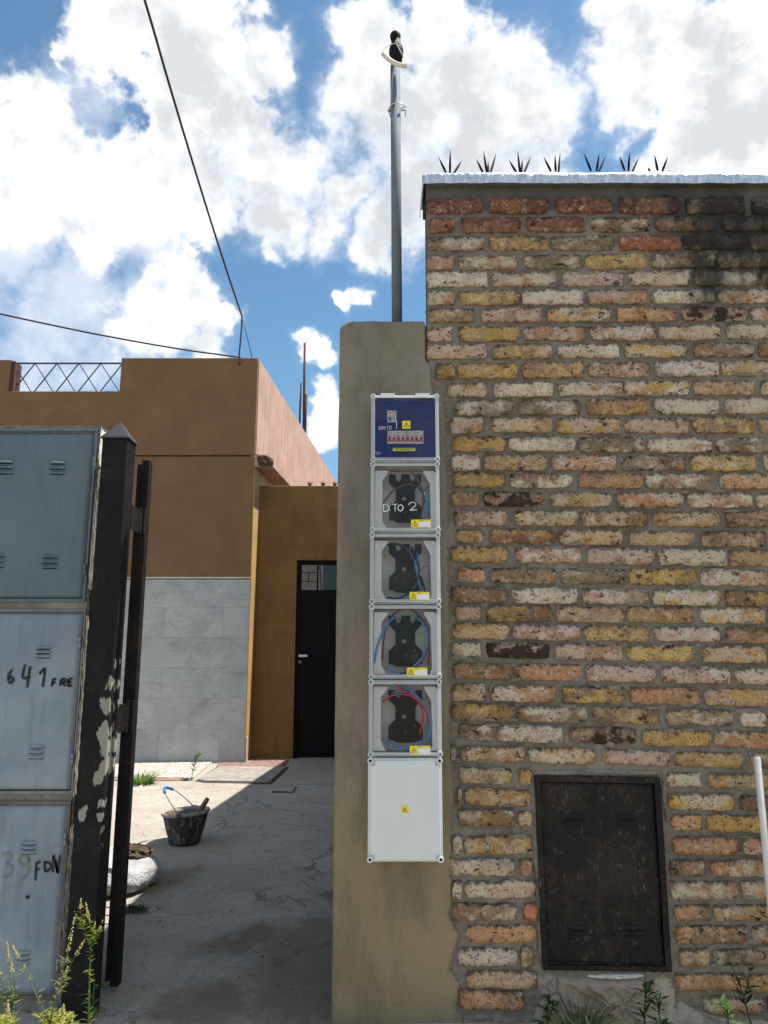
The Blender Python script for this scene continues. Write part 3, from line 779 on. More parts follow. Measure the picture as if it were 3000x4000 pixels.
# anti-climb spikes on the coping
s2 = 1100/1659.0
CL = [[(215,165,170,80),(238,165,240,35),(262,165,308,100)],
      [(432,163,393,93),(455,163,435,42),(463,163,463,105),(477,163,510,57)],
      [(628,161,585,98),(650,160,637,45),(660,160,664,93),(678,156,714,75)],
      [(834,158,789,78),(861,158,857,65),(878,158,887,57)],
      [(1070,155,1025,52),(1102,155,1117,60),(1117,155,1158,67)],
      [(1268,153,1236,72),(1290,153,1296,47),(1315,153,1351,78)],
      [(1462,152,1443,67),(1490,155,1522,77),(1415,153,1405,143)]]
SPL = ['first', 'second', 'third', 'fourth', 'fifth', 'sixth', 'last']
SPX = ['three dark spikes splayed in a fan, nearest the grey mast on the foil coping',
       'four dark spikes, one short, second cluster along the foil coping from the mast',
       'four crowded dark spikes, third cluster along the foil coping from the mast',
       'one slanted and two upright dark spikes in the middle of the foil coping',
       'dark spikes both leaning right against the blue sky gap on the foil coping',
       'symmetrical fan of three dark spikes, second cluster from the right end of the coping',
       'two dark spikes and a broken stub, rightmost cluster on the foil coping']
for k, cl in enumerate(CL):
    DD = D+.07
    base = P(1600+sum(c[0] for c in cl)/len(cl)*s2, 560+166*s2, DD); base.z = fz1-.004
    t = thing('spike_cluster', base, SPX[k], 'spikes', 'spike clusters on the foil coping')
    for j, (x0, y0, x1, y1) in enumerate(cl):
        a = P(1600+x0*s2, 560+(y0+8)*s2, DD+.01*(j % 2)); e = P(1600+x1*s2, 560+y1*s2, DD-.03+.03*j)
        w = .0062
        MB().tube([a, a.lerp(e, .25), a.lerp(e, .6), e], [w*.8, w, w*.75, .0006], 5).build('spike', 'spike_dark', t)
    MB().box(base.x-.03, base.x+.03, DD-.01, DD+.02, base.z-.01, base.z+.004).build('mount_plate', 'foil', t)

# ------------------------------------------------------------------ rendered pillar with the meter boxes
pil = thing('rendered_pillar', (0, 3.35, 0), 'tall tan cement rendered pillar carrying the column of meter boxes', 'pillar')
PXE = [(1662,1240),(1664,1400),(1688,1440),(1690,1530),(1738,1560),(1742,1700),(1750,2000),(1752,2300),(1757,2600),(1762,2900),(1775,3100),(1765,3280),(1762,3340),(1768,3480),(1756,3590),(1798,3650),(1775,3720),(1762,3790),(1800,3850),(1785,3930),(1812,4000),(1820,4090)]
PE = [P(x, y, D) for x, y in PXE]
ZT = P(1500, 1252, D).z
def pedge(z):
    if z >= PE[0].z: return PE[0].x
    for a, c in zip(PE, PE[1:]):
        if c.z <= z <= a.z:
            t = (a.z-z)/(a.z-c.z); return a.x+(c.x-a.x)*t
    return PE[-1].x
NXP, NZP = 40, 300
def pilf(u, v):
    z = -.05+(ZT+.05)*min(1, v/.965)
    rT = .055; xl = -.2+.004*mn.noise(Vector((0, 0, z*5)))
    if z > ZT-rT: xl += rT-math.sqrt(max(0, rT*rT-(z-(ZT-rT))**2))
    xr = pedge(z)
    xr += (.009*fbm(z*30, 1, 0, 4)+.004*mn.noise(Vector((z*120, 0, 3))))*(1 if z < P(1500, 1420, D).z else .15)
    yb = D-.002+.0035*fbm(z*6, u*3, 4, 4)+.0012*fbm(z*40, u*20, 2, 3)
    # columns: left return, rounded arris, face, right arris dropping to the mortar
    if u < .06:   x, y = xl, D+.34-(D+.34-(yb+.02))*u/.06
    elif u < .12:
        t = (u-.06)/.06*math.pi/2; x, y = xl+.02*(1-math.cos(t)), yb+.02*(1-math.sin(t))
    elif u < .93:
        t = (u-.12)/.81; x, y = xl+.02+(xr-xl-.03)*t, yb
    else:
        t = (u-.93)/.07; x, y = xr-.01+.012*math.sin(t*math.pi/2), yb+.05*(1-math.cos(t*math.pi/2))
    zz = z
    if v > .965:
        w = (v-.965)/.035; y = max(y, y+(D+.34-y)*w); zz = ZT+.006*math.sin(w*3)+.004*mn.noise(Vector((x*12, 0, 1)))*1
    else: zz += .006*mn.noise(Vector((x*9, 0, 1)))*max(0, (z-ZT+.2)/.2) if z > ZT-.2 else 0
    return (x, y, zz)
grid(NXP, NZP, pilf).build('body', 'pillar_render', pil, smooth=True)
MB().box(-.17, XL+.08, D+.035, D+.33, -.05, ZT-.012).build('core', 'pillar_render', pil)
# boundary wall and annex behind, hidden from here; they shade the yard
bw = MB()
bw.hprism([(-.175,3.56),(.1,3.56),(.1,4.9),(-.16,4.9)][::1], -.05, 2.78)
o = bw.build('boundary_wall', 'house_body'); tag(o, 'rendered side wall running back from the pillar along the yard', 'wall')
an = thing('annex', (.3, 7, 0), 'rendered side building along the right of the yard', 'building')
MB().hprism([(-.13,4.92),(.2,4.92),(.75,9.36),(.32,9.36)], -.05, 3.52).build('wall', 'house_body', an)

# ------------------------------------------------------------------ meter boxes
DB = 3.07                                    # cover faces
def bxs(z):                                  # the column leans a hair
    zt, zb = P(1500, 1545, DB).z, P(1500, 3365, DB).z
    t = (zt-z)/(zt-zb); return .0887-.0095*t
BW = .283
def stroke_set(kind):
    return {'D': [[(0,0),(.02,1)], [(0,0),(.7,.15),(.95,.5),(.7,.88),(.02,1)]], '.': [[(0,.93),(.15,1)]],
            'T': [[(0,.05),(1,0)], [(.5,.02),(.52,1)]], 'O': [[(.5,0),(.1,.3),(.1,.75),(.5,1),(.9,.7),(.9,.25),(.5,0)]],
            '2': [[(0,.3),(.3,.02),(.7,.05),(.8,.35),(.45,.7),(.15,.98)], [(.15,.98),(1,.9)]],
            'A': [[(0,1),(.5,0),(1,1)], [(.2,.65),(.8,.65)]], 'B': [[(0,0),(0,1)], [(0,0),(.8,.15),(.7,.45),(0,.5)], [(0,.5),(.95,.65),(.8,.95),(0,1)]],
            'C': [[(.95,.15),(.5,0),(.05,.4),(.1,.8),(.5,1),(.95,.85)]]}[kind]
def box_root(name, y0, y1, label):
    z1, z0 = P(1500, y0, DB).z, P(1500, y1, DB).z
    xc_ = bxs((z0+z1)/2)
    t = thing(name, (xc_, D, z0), label, 'meter box' if name == 'meter_box' else 'box')
    h = z1-z0
    def U(u, v, y): return Vector((xc_-BW/2+BW*u, y, z1-h*v))
    return t, U, z0, z1, xc_
def frame_mb(U, u0, v0, u1, v1, w, hgt, y0, y1):
    m = MB()
    a, b_ = U(u0, v0, 0), U(u1, v1, 0)
    m.box(a.x, b_.x, y0, y1, a.z-w, a.z); m.box(a.x, b_.x, y0, y1, b_.z, b_.z+w)
    m.box(a.x, a.x+w, y0, y1, b_.z+w, a.z-w); m.box(b_.x-w, b_.x, y0, y1, b_.z+w, a.z-w)
    return m
def shell(t, U, mat='grey_plastic'):
    a, b_ = U(.012, .012, 0), U(.988, .988, 0); w = .006
    m = MB(); y0, y1 = DB+.074, D+.004
    cs = MB(); e = .0015
    cs.add([(a.x+e,DB+.022,b_.z+e),(a.x+e,DB+.022,a.z-e),(a.x+e,y0,a.z-e),(a.x+e,y0,b_.z+e),(b_.x-e,DB+.022,b_.z+e),(b_.x-e,DB+.022,a.z-e),(b_.x-e,y0,a.z-e),(b_.x-e,y0,b_.z+e)], [(0,1,2,3),(4,7,6,5),(1,5,6,2),(0,3,7,4)])
    cs.build('cover_side', 'clear_plastic' if mat != 'white_plastic' else mat, t)
    m.box(a.x, a.x+w, y0, y1, b_.z, a.z); m.box(b_.x-w, b_.x, y0, y1, b_.z, a.z)
    m.box(a.x+w, b_.x-w, y0, y1, a.z-w, a.z); m.box(a.x+w, b_.x-w, y0, y1, b_.z, b_.z+w)
    m.box(a.x+w, b_.x-w, y1-.012, y1-.001, b_.z+w, a.z-w)
    return m.build('enclosure', mat, t, bevel=.001)
def corners(t, U, parent, mat, h):
    k = .032
    for (u, v) in ((k, k*BW/h), (1-k, k*BW/h), (k, 1-k*BW/h), (1-k, 1-k*BW/h)):
        p = U(u, v, 0)
        m = MB()
        # ring boss with a real hole
        seg = 20; vs = []
        for (r, y) in ((.0115, DB+.022), (.0115, DB-.004), (.0100, DB-.006), (.0058, DB-.006), (.0052, DB+.012)):
            for q in range(seg):
                an_ = 2*math.pi*q/seg; vs.append((p.x+r*math.cos(an_), y, p.z+r*math.sin(an_)))
        fs = [(i*seg+q, i*seg+(q+1) % seg, (i+1)*seg+(q+1) % seg, (i+1)*seg+q) for i in range(4) for q in range(seg)]
        m.add(vs, fs); bo = m.build('corner_boss', mat, parent, smooth=False)
        MB().ycyl(p.x, p.z, DB+.006, DB+.014, .0057, 12).build('screw', 'dark_hole', t)
def cover(t, U, h, blue=False):
    a, b_ = U(.0, .0, 0), U(1, 1, 0)
    pane = MB()
    # pane: raised clear plate
    i0, i1 = U(.045, .045*BW/h, 0), U(.955, 1-.045*BW/h, 0)
    pane.add([(i0.x, DB-.002, i1.z), (i1.x, DB-.002, i1.z), (i1.x, DB-.002, i0.z), (i0.x, DB-.002, i0.z)], [(0,1,2,3)])
    cv = pane.build('cover', 'clear_plastic', t)
    frame_mb(U, .0, .0, 1, 1, .0050, h, DB+.010, DB+.022).build('flange', 'clear_rim', cv, bevel=.002)
    frame_mb(U, .022, .022*BW/h, .978, 1-.022*BW/h, .0062, h, DB-.001, DB+.010).build('flange', 'clear_rim', cv, bevel=.002)
    frame_mb(U, .046, .046*BW/h, .954, 1-.046*BW/h, .0028, h, DB-.0055, DB-.003).build('rim', 'clear_rim', cv, bevel=.001)
    corners(t, U, cv, 'clear_rim', h)
    return cv
def sticker(parent, U, u0, v0, u1, v1, y, mat, name='sticker', r=.003):
    a, b_ = U(u0, v0, y), U(u1, v1, y)
    return MB().box(a.x, b_.x, y-.0006, y, b_.z, a.z).build(name, mat, parent, bevel=.0002)
def warning(parent, U, u0, v0, u1, v1, y):
    def pl(u, v): return U(u0+(u1-u0)*u, v0+(v1-v0)*v, y-.0011)
    m = ribbon([[(.5,.14),(.12,.84)], [(.12,.84),(.88,.84)], [(.88,.84),(.5,.14)]], .0016, pl)
    m2 = ribbon([[(.56,.36),(.44,.56)], [(.44,.56),(.56,.58)], [(.56,.58),(.46,.78)]], .0015, pl)
    m.add(m2.v, m2.f)
    m.build('print', 'ink_black', parent)
BRK_L = [(.067,.09),(.262,.095),(.262,.12),(.17,.235),(.165,.81),(.238,.94),(.06,.94)]
BRK_R = [(.768,.092),(.915,.092),(.96,.135),(.96,.94),(.845,.94),(.875,.855),(.865,.28),(.775,.128)]
PLATE = [(.269,.129),(.368,.129),(.372,.200),(.392,.227),(.43,.227),(.446,.200),(.451,.129),(.575,.129),(.58,.200),(.598,.227),(.632,.227),(.648,.200),(.652,.129),(.746,.129),
         (.746,.25),(.65,.35),(.648,.52),(.748,.613),(.75,.79),(.64,.82),(.49,.83),(.37,.822),(.345,.80),(.27,.79),(.27,.613),(.368,.52),(.368,.35),(.269,.25)]
METER = [
 ('A', 1806, 2078, 'clear meter box with white handwriting across its cover, second box from the top',
  (.583,.827,.865,.939), 0.0,
  [('wire_brown', .0042, [(930,1275),(1010,1410),(1075,1560),(1085,1700),(1060,1880),(1000,1975)]),
   ('wire_brown', .0040, [(520,1710),(620,1590),(760,1485),(880,1455),(990,1480),(1065,1555),(1110,1700)]),
   ('wire_blue', .0036, [(1095,1570),(1130,1660),(1122,1850),(1060,1965)]),
   ('wire_blue', .0030, [(1105,1560),(1155,1690),(1172,1880)]),
   ('wire_black', .0014, [(1050,1570),(1105,1545),(1155,1458)])], (345,1165,965,980)),
 ('B', 2082, 2358, 'clear meter box with black and blue wires looped down its right side',
  (.56,.837,.84,.95), 0.0,
  [('wire_black', .0045, [(360,250),(480,238),(620,290),(720,430),(790,610)]),
   ('wire_blue', .0046, [(540,250),(660,315),(740,445),(792,620),(812,720),(860,890)]),
   ('wire_black', .0040, [(720,265),(790,470),(822,600),(792,740),(700,880),(540,985),(380,960)]),
   ('wire_blue', .0034, [(795,335),(828,480),(825,640),(790,770),(690,890),(580,945),(440,975)]),
   ('wire_black', .0046, [(830,650),(870,760),(905,890)]),
   ('wire_black', .0014, [(780,632),(835,622),(880,552),(942,535)])], (145,105,965,950)),
 ('C', 2362, 2652, 'clear meter box with a big ring of blue and maroon wire around its edge',
  (.521,.85,.803,.964), .012,
  [('wire_blue', .0046, [(500,1210),(400,1310),(300,1490),(235,1680),(205,1900)]),
   ('wire_maroon', .0042, [(430,1250),(500,1160),(650,1112),(780,1160),(900,1300),(950,1450),(930,1650),(850,1810),(700,1925),(560,1970)]),
   ('wire_blue', .0036, [(770,1210),(870,1310),(920,1450),(925,1600),(850,1770),(700,1900),(540,1955),(370,1895)]),
   ('wire_maroon', .0036, [(470,1180),(380,1350),(340,1520),(318,1790)]),
   ('wire_maroon', .0036, [(760,1140),(880,1280),(945,1420),(950,1700),(945,1850)]),
   ('wire_black', .0012, [(905,1490),(950,1495)])], (145,1065,965,970)),
 ('D', 2656, 2956, 'clear meter box with bright red and blue wires, fifth box from the top',
  (.56,.859,.84,.974), .012,
  [('wire_red', .0042, [(375,170),(470,240),(580,320),(680,430),(722,570)]),
   ('wire_red', .0042, [(245,360),(320,305),(420,280),(540,300),(620,365),(660,460),(655,570),(630,690)]),
   ('wire_blue', .0046, [(440,180),(560,270),(650,360),(720,480),(738,620),(700,740),(620,798),(480,828),(360,808),(270,765)]),
   ('wire_blue', .0036, [(320,272),(430,257),(520,275),(640,372),(700,470)]),
   ('wire_blue', .0030, [(690,600),(690,690),(722,715)]),
   ('wire_black', .0014, [(608,366),(660,340),(720,308)])], (100,130,750,780))]
for (ch, y0, y1, lab, lb, dv, wires, fr) in METER:
    t, U, z0, z1, xc_ = box_root('meter_box', y0, y1, lab); h = z1-z0
    en = shell(t, U)
    a, b_ = U(.04, .04, 0), U(.96, .96, 0)
    MB().box(a.x, b_.x, D-.016, D-.012, b_.z, a.z).build('back_plate', 'back_plastic', t)
    for poly in (BRK_L, BRK_R):
        pts = [(U(u, v, 0).x, U(u, v, 0).z) for u, v in poly][::-1]
        MB().prism(pts, DB+.034, DB+.040).build('side_bracket', 'bracket_plastic', t, bevel=.001)
    pts = [(U(u, v+dv, 0).x, U(u, v+dv, 0).z) for u, v in PLATE][::-1]
    pl = MB().prism(pts, DB+.050, DB+.070).build('meter_plate', 'bakelite', t, bevel=.0015)
    p = U(.49, .495, 0); MB().lathe([(.0001, 0)], (0, 0, 0), 3) if False else None
    MB().ycyl(p.x, p.z, DB+.046, DB+.052, .0085, 18).build('screw', 'screw_grey', pl)
    for (u, v) in ((.365,.612),(.645,.612),(.505,.69)):
        p = U(u, v, 0); MB().ycyl(p.x, p.z, DB+.048, DB+.052, .0026, 10).build('screw', 'screw_grey', pl)
    for (u, v) in ((.24,.16),(.30,.105),(.71,.10),(.77,.145),(.18,.31),(.845,.24),(.245,.74),(.775,.735),(.18,.86)):
        p = U(u, v, 0); MB().ycyl(p.x, p.z, D-.022, D-.014, .0042, 10).build('stud', 'bracket_plastic', t)
    for k, (mt, r, pts) in enumerate(wires):
        q = [U((x-fr[0])/fr[2], (y-fr[1])/fr[3], DB+.024+.006*(k % 2)+(.002*k if mt != 'wire_black' else 0)) for x, y in pts]
        q[0].y += .02; q[-1].y += .02
        MB().tube(cat_rom(q, 7), r, 8).build('cable_tie' if r < .002 else 'wire', mt, t, smooth=True)
    cv = cover(t, U, h)
    # label
    u0, v0, u1, v1 = lb; yy = DB-.0032
    s = sticker(cv, U, u0, v0, u1, v1, yy, 'label_yellow', 'sticker')
    um = u0+(u1-u0)*.385; vv = v0+(v1-v0)*.27
    sticker(cv, U, um, vv, u1-.004, v1-.008, yy-.0009, 'label_white', 'sticker_blank')
    warning(cv, U, u0+.004, v0+.005, um-.004, v1-.005, yy)
    def pl2(u, v, um=um, vv=vv, v0=v0, yy=yy): return U(um+.012+.03*u, v0+.01+(vv-v0-.018)*v, yy-.0012)
    ribbon(stroke_set({'D': 'D'}.get(ch, ch)), .0009, pl2).build('print', 'ink_black', cv)
    ribbon([[(0,0),(0,1)]], .0009, lambda u, v, um=um, v0=v0, vv=vv, yy=yy: U(um+.062, v0+.002+(vv-v0)*v, yy-.0012)).build('print', 'ink_black', cv)
    if ch == 'A':
        def hand(cx, cy, w_, h_):
            return lambda u, v: U((cx+w_*u-fr[0])/fr[2], (cy+h_*v-fr[1])/fr[3], DB-.0042)
        for c_, bx_ in (('D', (525,1760,85,105)), ('.', (618,1760,30,90)), ('T', (650,1760,70,105)), ('O', (722,1765,80,90)), ('2', (872,1735,125,115))):
            ribbon(stroke_set(c_), .0036, hand(*bx_)).build('handwriting', 'marker_white', cv)

# ---- breaker box with the blue panel
t, U, z0, z1, xc_ = box_root('breaker_box', 1541, 1803, 'breaker box with dark blue panel at the top of the meter column'); h = z1-z0
shell(t, U)
F1 = (345, 215, 965, 935)
def V(x, y, yy): return U((x-F1[0])/F1[2], (y-F1[1])/F1[3], yy)
def vb(m, x0, y0_, x1, y1_, ya, yb):
    a, b_ = V(x0, y0_, 0), V(x1, y1_, 0); return m.box(a.x, b_.x, ya, yb, b_.z, a.z)
pan = vb(MB(), 383, 262, 1275, 1112, DB+.030, DB+.036).build('panel', 'blue_panel', t, bevel=.001)
YP = DB+.030
for (x0, y0_, x1, y1_, cells) in ((440,415,1225,580,12), (440,700,1225,880,12)):
    for c in range(cells+1):
        xx = x0+(x1-x0)*c/cells
        vb(MB(), xx-2.5, y0_, xx+2.5, y1_, YP-.0007, YP+.001).build('slot_line', 'blue_line', pan)
    for yy in (y0_, y1_): vb(MB(), x0, yy-2.5, x1, yy+2.5, YP-.0009, YP+.001).build('slot_line', 'blue_line', pan)
rc = vb(MB(), 574, 420, 704, 582, YP-.008, YP+.002).build('differential_switch', 'breaker_white', t, bevel=.0008)
vb(MB(), 588, 430, 625, 460, YP-.0095, YP-.008).build('test_button', 'orange_button', rc, bevel=.0004)
vb(MB(), 592, 508, 635, 565, YP-.014, YP-.008).build('toggle', 'blue_toggle', rc, bevel=.001)
for k, yy in enumerate((432, 440)): vb(MB(), 650, yy, 695, yy+4, YP-.0084, YP-.008).build('print', 'ink_black', rc)
for k, yy in enumerate((470, 485, 500, 515, 530, 545)): vb(MB(), 655+6*(k % 2), yy, 690-4*(k % 3), yy+4, YP-.0084, YP-.008).build('print', 'frame_grey', rc)
for c in range(4):
    x0 = 576+129*c
    br = vb(MB(), x0+1, 703, x0+127, 882, YP-.008, YP+.002).build('circuit_breaker', 'breaker_white', t, bevel=.0008)
    vb(MB(), x0+4, 836, x0+124, 856, YP-.0096, YP-.008).build('terminal_band', 'pink_band', br)
    for k in range(2):
        vb(MB(), x0+14+64*k, 793, x0+48+64*k, 835, YP-.015, YP-.008).build('toggle', 'red_toggle', br, bevel=.0008)
        vb(MB(), x0+22+64*k, 758, x0+38+64*k, 767, YP-.0086, YP-.008).build('print', 'ink_black', br)
    vb(MB(), x0+8, 722, x0+58, 730, YP-.0085, YP-.008).build('print', 'frame_grey', br)
    for k in range(3): vb(MB(), x0+10+18*k, 773, x0+18+18*k, 783, YP-.0085, YP-.008).build('print', 'ink_black', br)
cv = cover(t, U, h)
warn = vb(MB(), 788, 590, 902, 700, DB-.0046, DB-.0034).build('sticker', 'label_yellow', cv, bevel=.0005)
def wu(u, v, y): return V(788+114*u, 590+110*v, y)
warning(cv, wu, .05, .05, .95, .95, DB-.0046)
st_ = vb(MB(), 652, 967, 968, 1008, DB-.0042, DB-.0034).build('sticker', 'label_green', cv)
for k in range(2): vb(MB(), 662+30*k, 976+13*k, 956-40*k, 982+13*k, DB-.0047, DB-.0042).build('print', 'ink_black', cv)
def handb(cx, cy, w_, h_): return lambda u, v: V(cx+w_*u, cy+h_*v, DB-.0042)
for c_, bb in (('D', (456,672,32,40)), ('T', (492,672,28,38)), ('O', (522,672,26,32)), ('2', (592,665,48,42))):
    ribbon(stroke_set(c_), .0016, handb(*bb)).build('handwriting', 'marker_white', cv)
ribbon([[(0,0),(.0,1)]], .0016, handb(576, 655, 4, 60)).build('handwriting', 'marker_white', cv)
ribbon([[(0,0),(.2,.5),(0,1)]], .0026, handb(704, 588, 10, 115)).build('handwriting', 'marker_white', cv)
ribbon([[(0,0),(.5,-.4)], [(.5,-.4),(1,.1)], [(1,.1),(.5,.5)], [(.5,.5),(0,0)]], .0009, handb(395, 1035, 90, 50)).build('moulded_mark', 'clear_rim', cv)
ribbon([[(.3,.3),(.7,.3)], [(.7,.3),(.7,.7)], [(.7,.7),(.3,.7)], [(.3,.7),(.3,.3)]], .0009, handb(410, 1015, 60, 60)).build('moulded_mark', 'clear_rim', cv)
for x0 in (478, 978):
    m = MB(); a, b_ = V(x0, 192, 0), V(x0+205, 224, 0)
    m.box(a.x, b_.x, DB+.004, DB+.02, b_.z-.004, a.z); m.build('hinge', 'white_plastic', cv, bevel=.0015)

# ---- blank junction box at the foot
t, U, z0, z1, xc_ = box_root('junction_box', 2962, 3368, 'blank white junction box at the foot of the meter column'); h = z1-z0
shell(t, U, 'white_plastic')
a, b_ = U(0, 0, 0), U(1, 1, 0)
lid = MB().box(a.x, b_.x, DB+.006, DB+.024, b_.z, a.z).build('lid', 'white_plastic', t, bevel=.004)
a, b_ = U(.03, .03*BW/h, 0), U(.97, 1-.03*BW/h, 0)
k = .012
pts = [(a.x+.018,b_.z),(b_.x-.018,b_.z),(b_.x-.018,b_.z+.014),(b_.x-.014,b_.z+.018),(b_.x,b_.z+.018),(b_.x,a.z-.018),(b_.x-.014,a.z-.018),(b_.x-.018,a.z-.014),(b_.x-.018,a.z),
       (a.x+.018,a.z),(a.x+.018,a.z-.014),(a.x+.014,a.z-.018),(a.x,a.z-.018),(a.x,b_.z+.018),(a.x+.014,b_.z+.018),(a.x+.018,b_.z+.014)]
MB().prism(pts, DB-.004, DB+.010).build('lid_panel', 'white_plastic', lid, bevel=.0035)
corners(t, U, lid, 'white_plastic', h)
w0, w1 = P(1566, 3147, DB-.005), P(1596, 3177, DB-.005)
stk = MB().box(w0.x, w1.x, DB-.0052, DB-.0042, w1.z, w0.z).build('sticker', 'label_yellow', lid, bevel=.0004)
warning(lid, lambda u, v, y: Vector((w0.x+(w1.x-w0.x)*u, y, w0.z+(w1.z-w0.z)*v)), .08, .08, .92, .92, DB-.0052)

# ------------------------------------------------------------------ service mast
DM = 3.36
m0, m1 = P(1551, 1250, DM), P(1544, 260, DM)
mast = thing('service_mast', (m0.x, DM, m0.z-.1), 'grey galvanised pipe mast rising behind the pillar with black weatherhead', 'mast')
MR = .0245
MB().tube([m0-Vector((0, 0, .12)), m0.lerp(m1, .5), m1], MR, 24).build('pipe', 'galvanised', mast, smooth=True)
k7 = 400/1427.0
def M7(x, y, dd=0): return P(1400+x*k7, 80+y*k7, DM+dd)
def prof(lst): return [(abs((M7(x1, y).x-M7(x0, y).x)/2), M7((x0+x1)/2, y).z) for (x0, x1, y) in lst]
pc = M7(527, 400)
MB().lathe([(r, z-pc.z) for r, z in prof([(455,612,575),(440,618,520),(428,628,470),(430,630,410),(450,610,350),(462,585,325),(462,582,280)])], pc, 20).build('weatherhead', 'rubber_black', mast, smooth=True)
pc2 = M7(515, 220)
MB().lathe([(r, z-pc2.z) for r, z in prof([(462,582,290),(455,582,268),(440,590,235),(440,588,205),(460,572,180),(490,540,160),(510,520,152)])], pc2, 20).build('cap_ball', 'rubber_black', mast, smooth=True)
ub = MB(); yb_ = DM
arc = [M7(432,1255,.0), M7(440,1205,-.012), M7(480,1163,-.03), M7(540,1148,-.036), M7(600,1158,-.03), M7(640,1195,-.012), M7(652,1235,0)]
clamp = ub.tube(cat_rom(arc, 5), .0034, 8).build('u_bolt', 'zinc', mast, smooth=True)
for (x, y, x2, y2) in ((432,1250,446,1350), (650,1225,657,1340)):
    MB().tube([M7(x, y-8), M7(x2, y2)], .0030, 8).build('bolt_leg', 'zinc', clamp, smooth=True)
    MB().tube([M7(x-24, y+5), M7(x+26, y-8)], .0078, 6).build('nut', 'zinc', clamp)
MB().obox(M7(415,1262,.018), M7(672,1232,.018), .010, .014).build('clamp_plate', 'zinc', clamp, bevel=.001)
hose = thing('hose_piece', M7(510, 580, -.04), 'short white corrugated hose tied by string to the top of the mast', 'hose')
hp = cat_rom([M7(335,455,-.055), M7(400,520,-.052), M7(480,580,-.048), M7(570,618,-.05), M7(640,632,-.055), M7(690,628,-.06)], 24)
rr = [.0108+.0012*(1 if (i//3) % 2 else -1) for i in range(len(hp))]
MB().tube(hp, rr, 14).build('tube', 'hose_white', hose, smooth=False)
for pts in ([M7(350,450,-.055), M7(352,400,-.05), M7(400,365,-.045), M7(470,330,-.04), M7(530,315,-.034), M7(575,290,-.03)],
            [M7(690,620,-.06), M7(660,560,-.055), M7(610,470,-.05), M7(560,380,-.045), M7(530,320,-.036), M7(520,275,-.03)],
            [M7(515,300,-.034), M7(545,288,-.034), M7(580,300,-.03), M7(560,310,-.034), M7(525,330,-.036), M7(555,350,-.036)]):
    MB().tube(cat_rom(pts, 6), .0016, 6).build('string', 'string_white', hose, smooth=True)

# ------------------------------------------------------------------ niche cabinet in the brick wall
k8 = 650/1659.0
def N8(x, y, dd=0): return P(2050+x*k8, 3000+y*k8, D+dd)
nc = thing('wall_cabinet', N8(780, 2030, .05), 'scratched black metal cabinet door set low in the brick wall', 'cabinet')
TL, TR, BR_, BL = N8(100, 75), N8(1345, 95), N8(1465, 2030), N8(180, 2010)
il, ir, jr, jl = N8(150, 135), N8(1290, 155), N8(1402, 1975), N8(230, 1962)
outer = [TL, TR, BR_, BL]; inner = [il, ir, jr, jl]
fm = MB(); y0, y1 = D-.006, D+.05
for k in range(4):
    a, b_, c_, d_ = outer[k], outer[(k+1) % 4], inner[(k+1) % 4], inner[k]
    f4 = [a, b_, c_, d_]
    vs = [Vector((p.x, y0, p.z)) for p in f4]+[Vector((p.x, y1, p.z)) for p in f4]
    fm.add(vs, [(3,2,1,0),(4,5,6,7),(0,1,5,4),(2,3,7,6)])
fm.build('frame', 'black_worn', nc)
ctr = (il+ir+jr+jl)/4
dq = [ctr+(p-ctr)*.988 for p in inner]
dm = MB(); NXd, NZd = 40, 60
def dpt(u, v):
    p = (dq[3].lerp(dq[2], u)).lerp(dq[0].lerp(dq[1], u), v)
    e = min(u, 1-u, v, 1-v)
    return Vector((p.x, D+.003+.0022*fbm(p.x*4, p.z*4, 3, 3)+(0.004 if e < .001 else 0), p.z))
dm = grid(NXd, NZd, dpt)
door = dm.build('door', 'black_worn', nc, smooth=True)
MB().box(min(il.x, jl.x)-.002, max(ir.x, jr.x)+.002, D+.04, D+.05, jl.z, il.z).build('cabinet_back', 'dark_hole', nc)
def louvre(parent, a, b_, hgt, dep, mat, y):
    # pressed lip: slopes out from the sheet, open underneath
    n = 10; m = MB(); vs = []
    for i in range(n):
        u = i/(n-1); e = min(1, math.sin(math.pi*u)**.5*1.02) if 0 < u < 1 else 0.02
        x = a.x+(b_.x-a.x)*u; z = a.z+(b_.z-a.z)*u
        vs += [(x, y+.0005, z), (x, y-dep*.55*e, z-hgt*.35), (x, y-dep*e, z-hgt*.8), (x, y-dep*.9*e, z-hgt), (x, y+.001, z-hgt*.98)]
    fs = []
    for i in range(n-1):
        for k in range(4): fs.append((i*5+k, i*5+k+1, (i+1)*5+k+1, (i+1)*5+k))
    m.add(vs, fs); o = m.build('louvre', mat, parent, smooth=True)
    MB().box(a.x+.006, b_.x-.006, y-.0012, y+.0004, min(a.z, b_.z)-hgt*1.22, min(a.z, b_.z)-hgt*1.0).build('slot', 'dark_hole', parent)
    return o
for (x0, x1, yy) in ((378,585,448),(378,592,515),(915,1135,450),(920,1135,515),(430,610,1560),(430,612,1615),(965,1190,1560),(965,1190,1618)):
    a, b_ = N8(x0, yy), N8(x1, yy+3)
    louvre(door, a, b_, .016, .010, 'black_worn', D+.001)
p = N8(255, 1080); MB().ycyl(p.x, p.z, D-.010, D+.004, .0085, 16).build('lock', 'black_worn', nc, bevel=.001)
MB().ycyl(p.x, p.z, D-.0115, D-.009, .004, 10).build('keyhole', 'dark_hole', nc)
hp_ = N8(1388, 1660); MB().tube([N8(1383, 1560, -.008), N8(1392, 1700, -.008)], .0035, 8).build('hinge', 'black_worn', nc)
hp_ = N8(1318, 500); MB().tube([N8(1312, 440, -.008), N8(1320, 560, -.008)], .0035, 8).build('hinge', 'black_worn', nc)

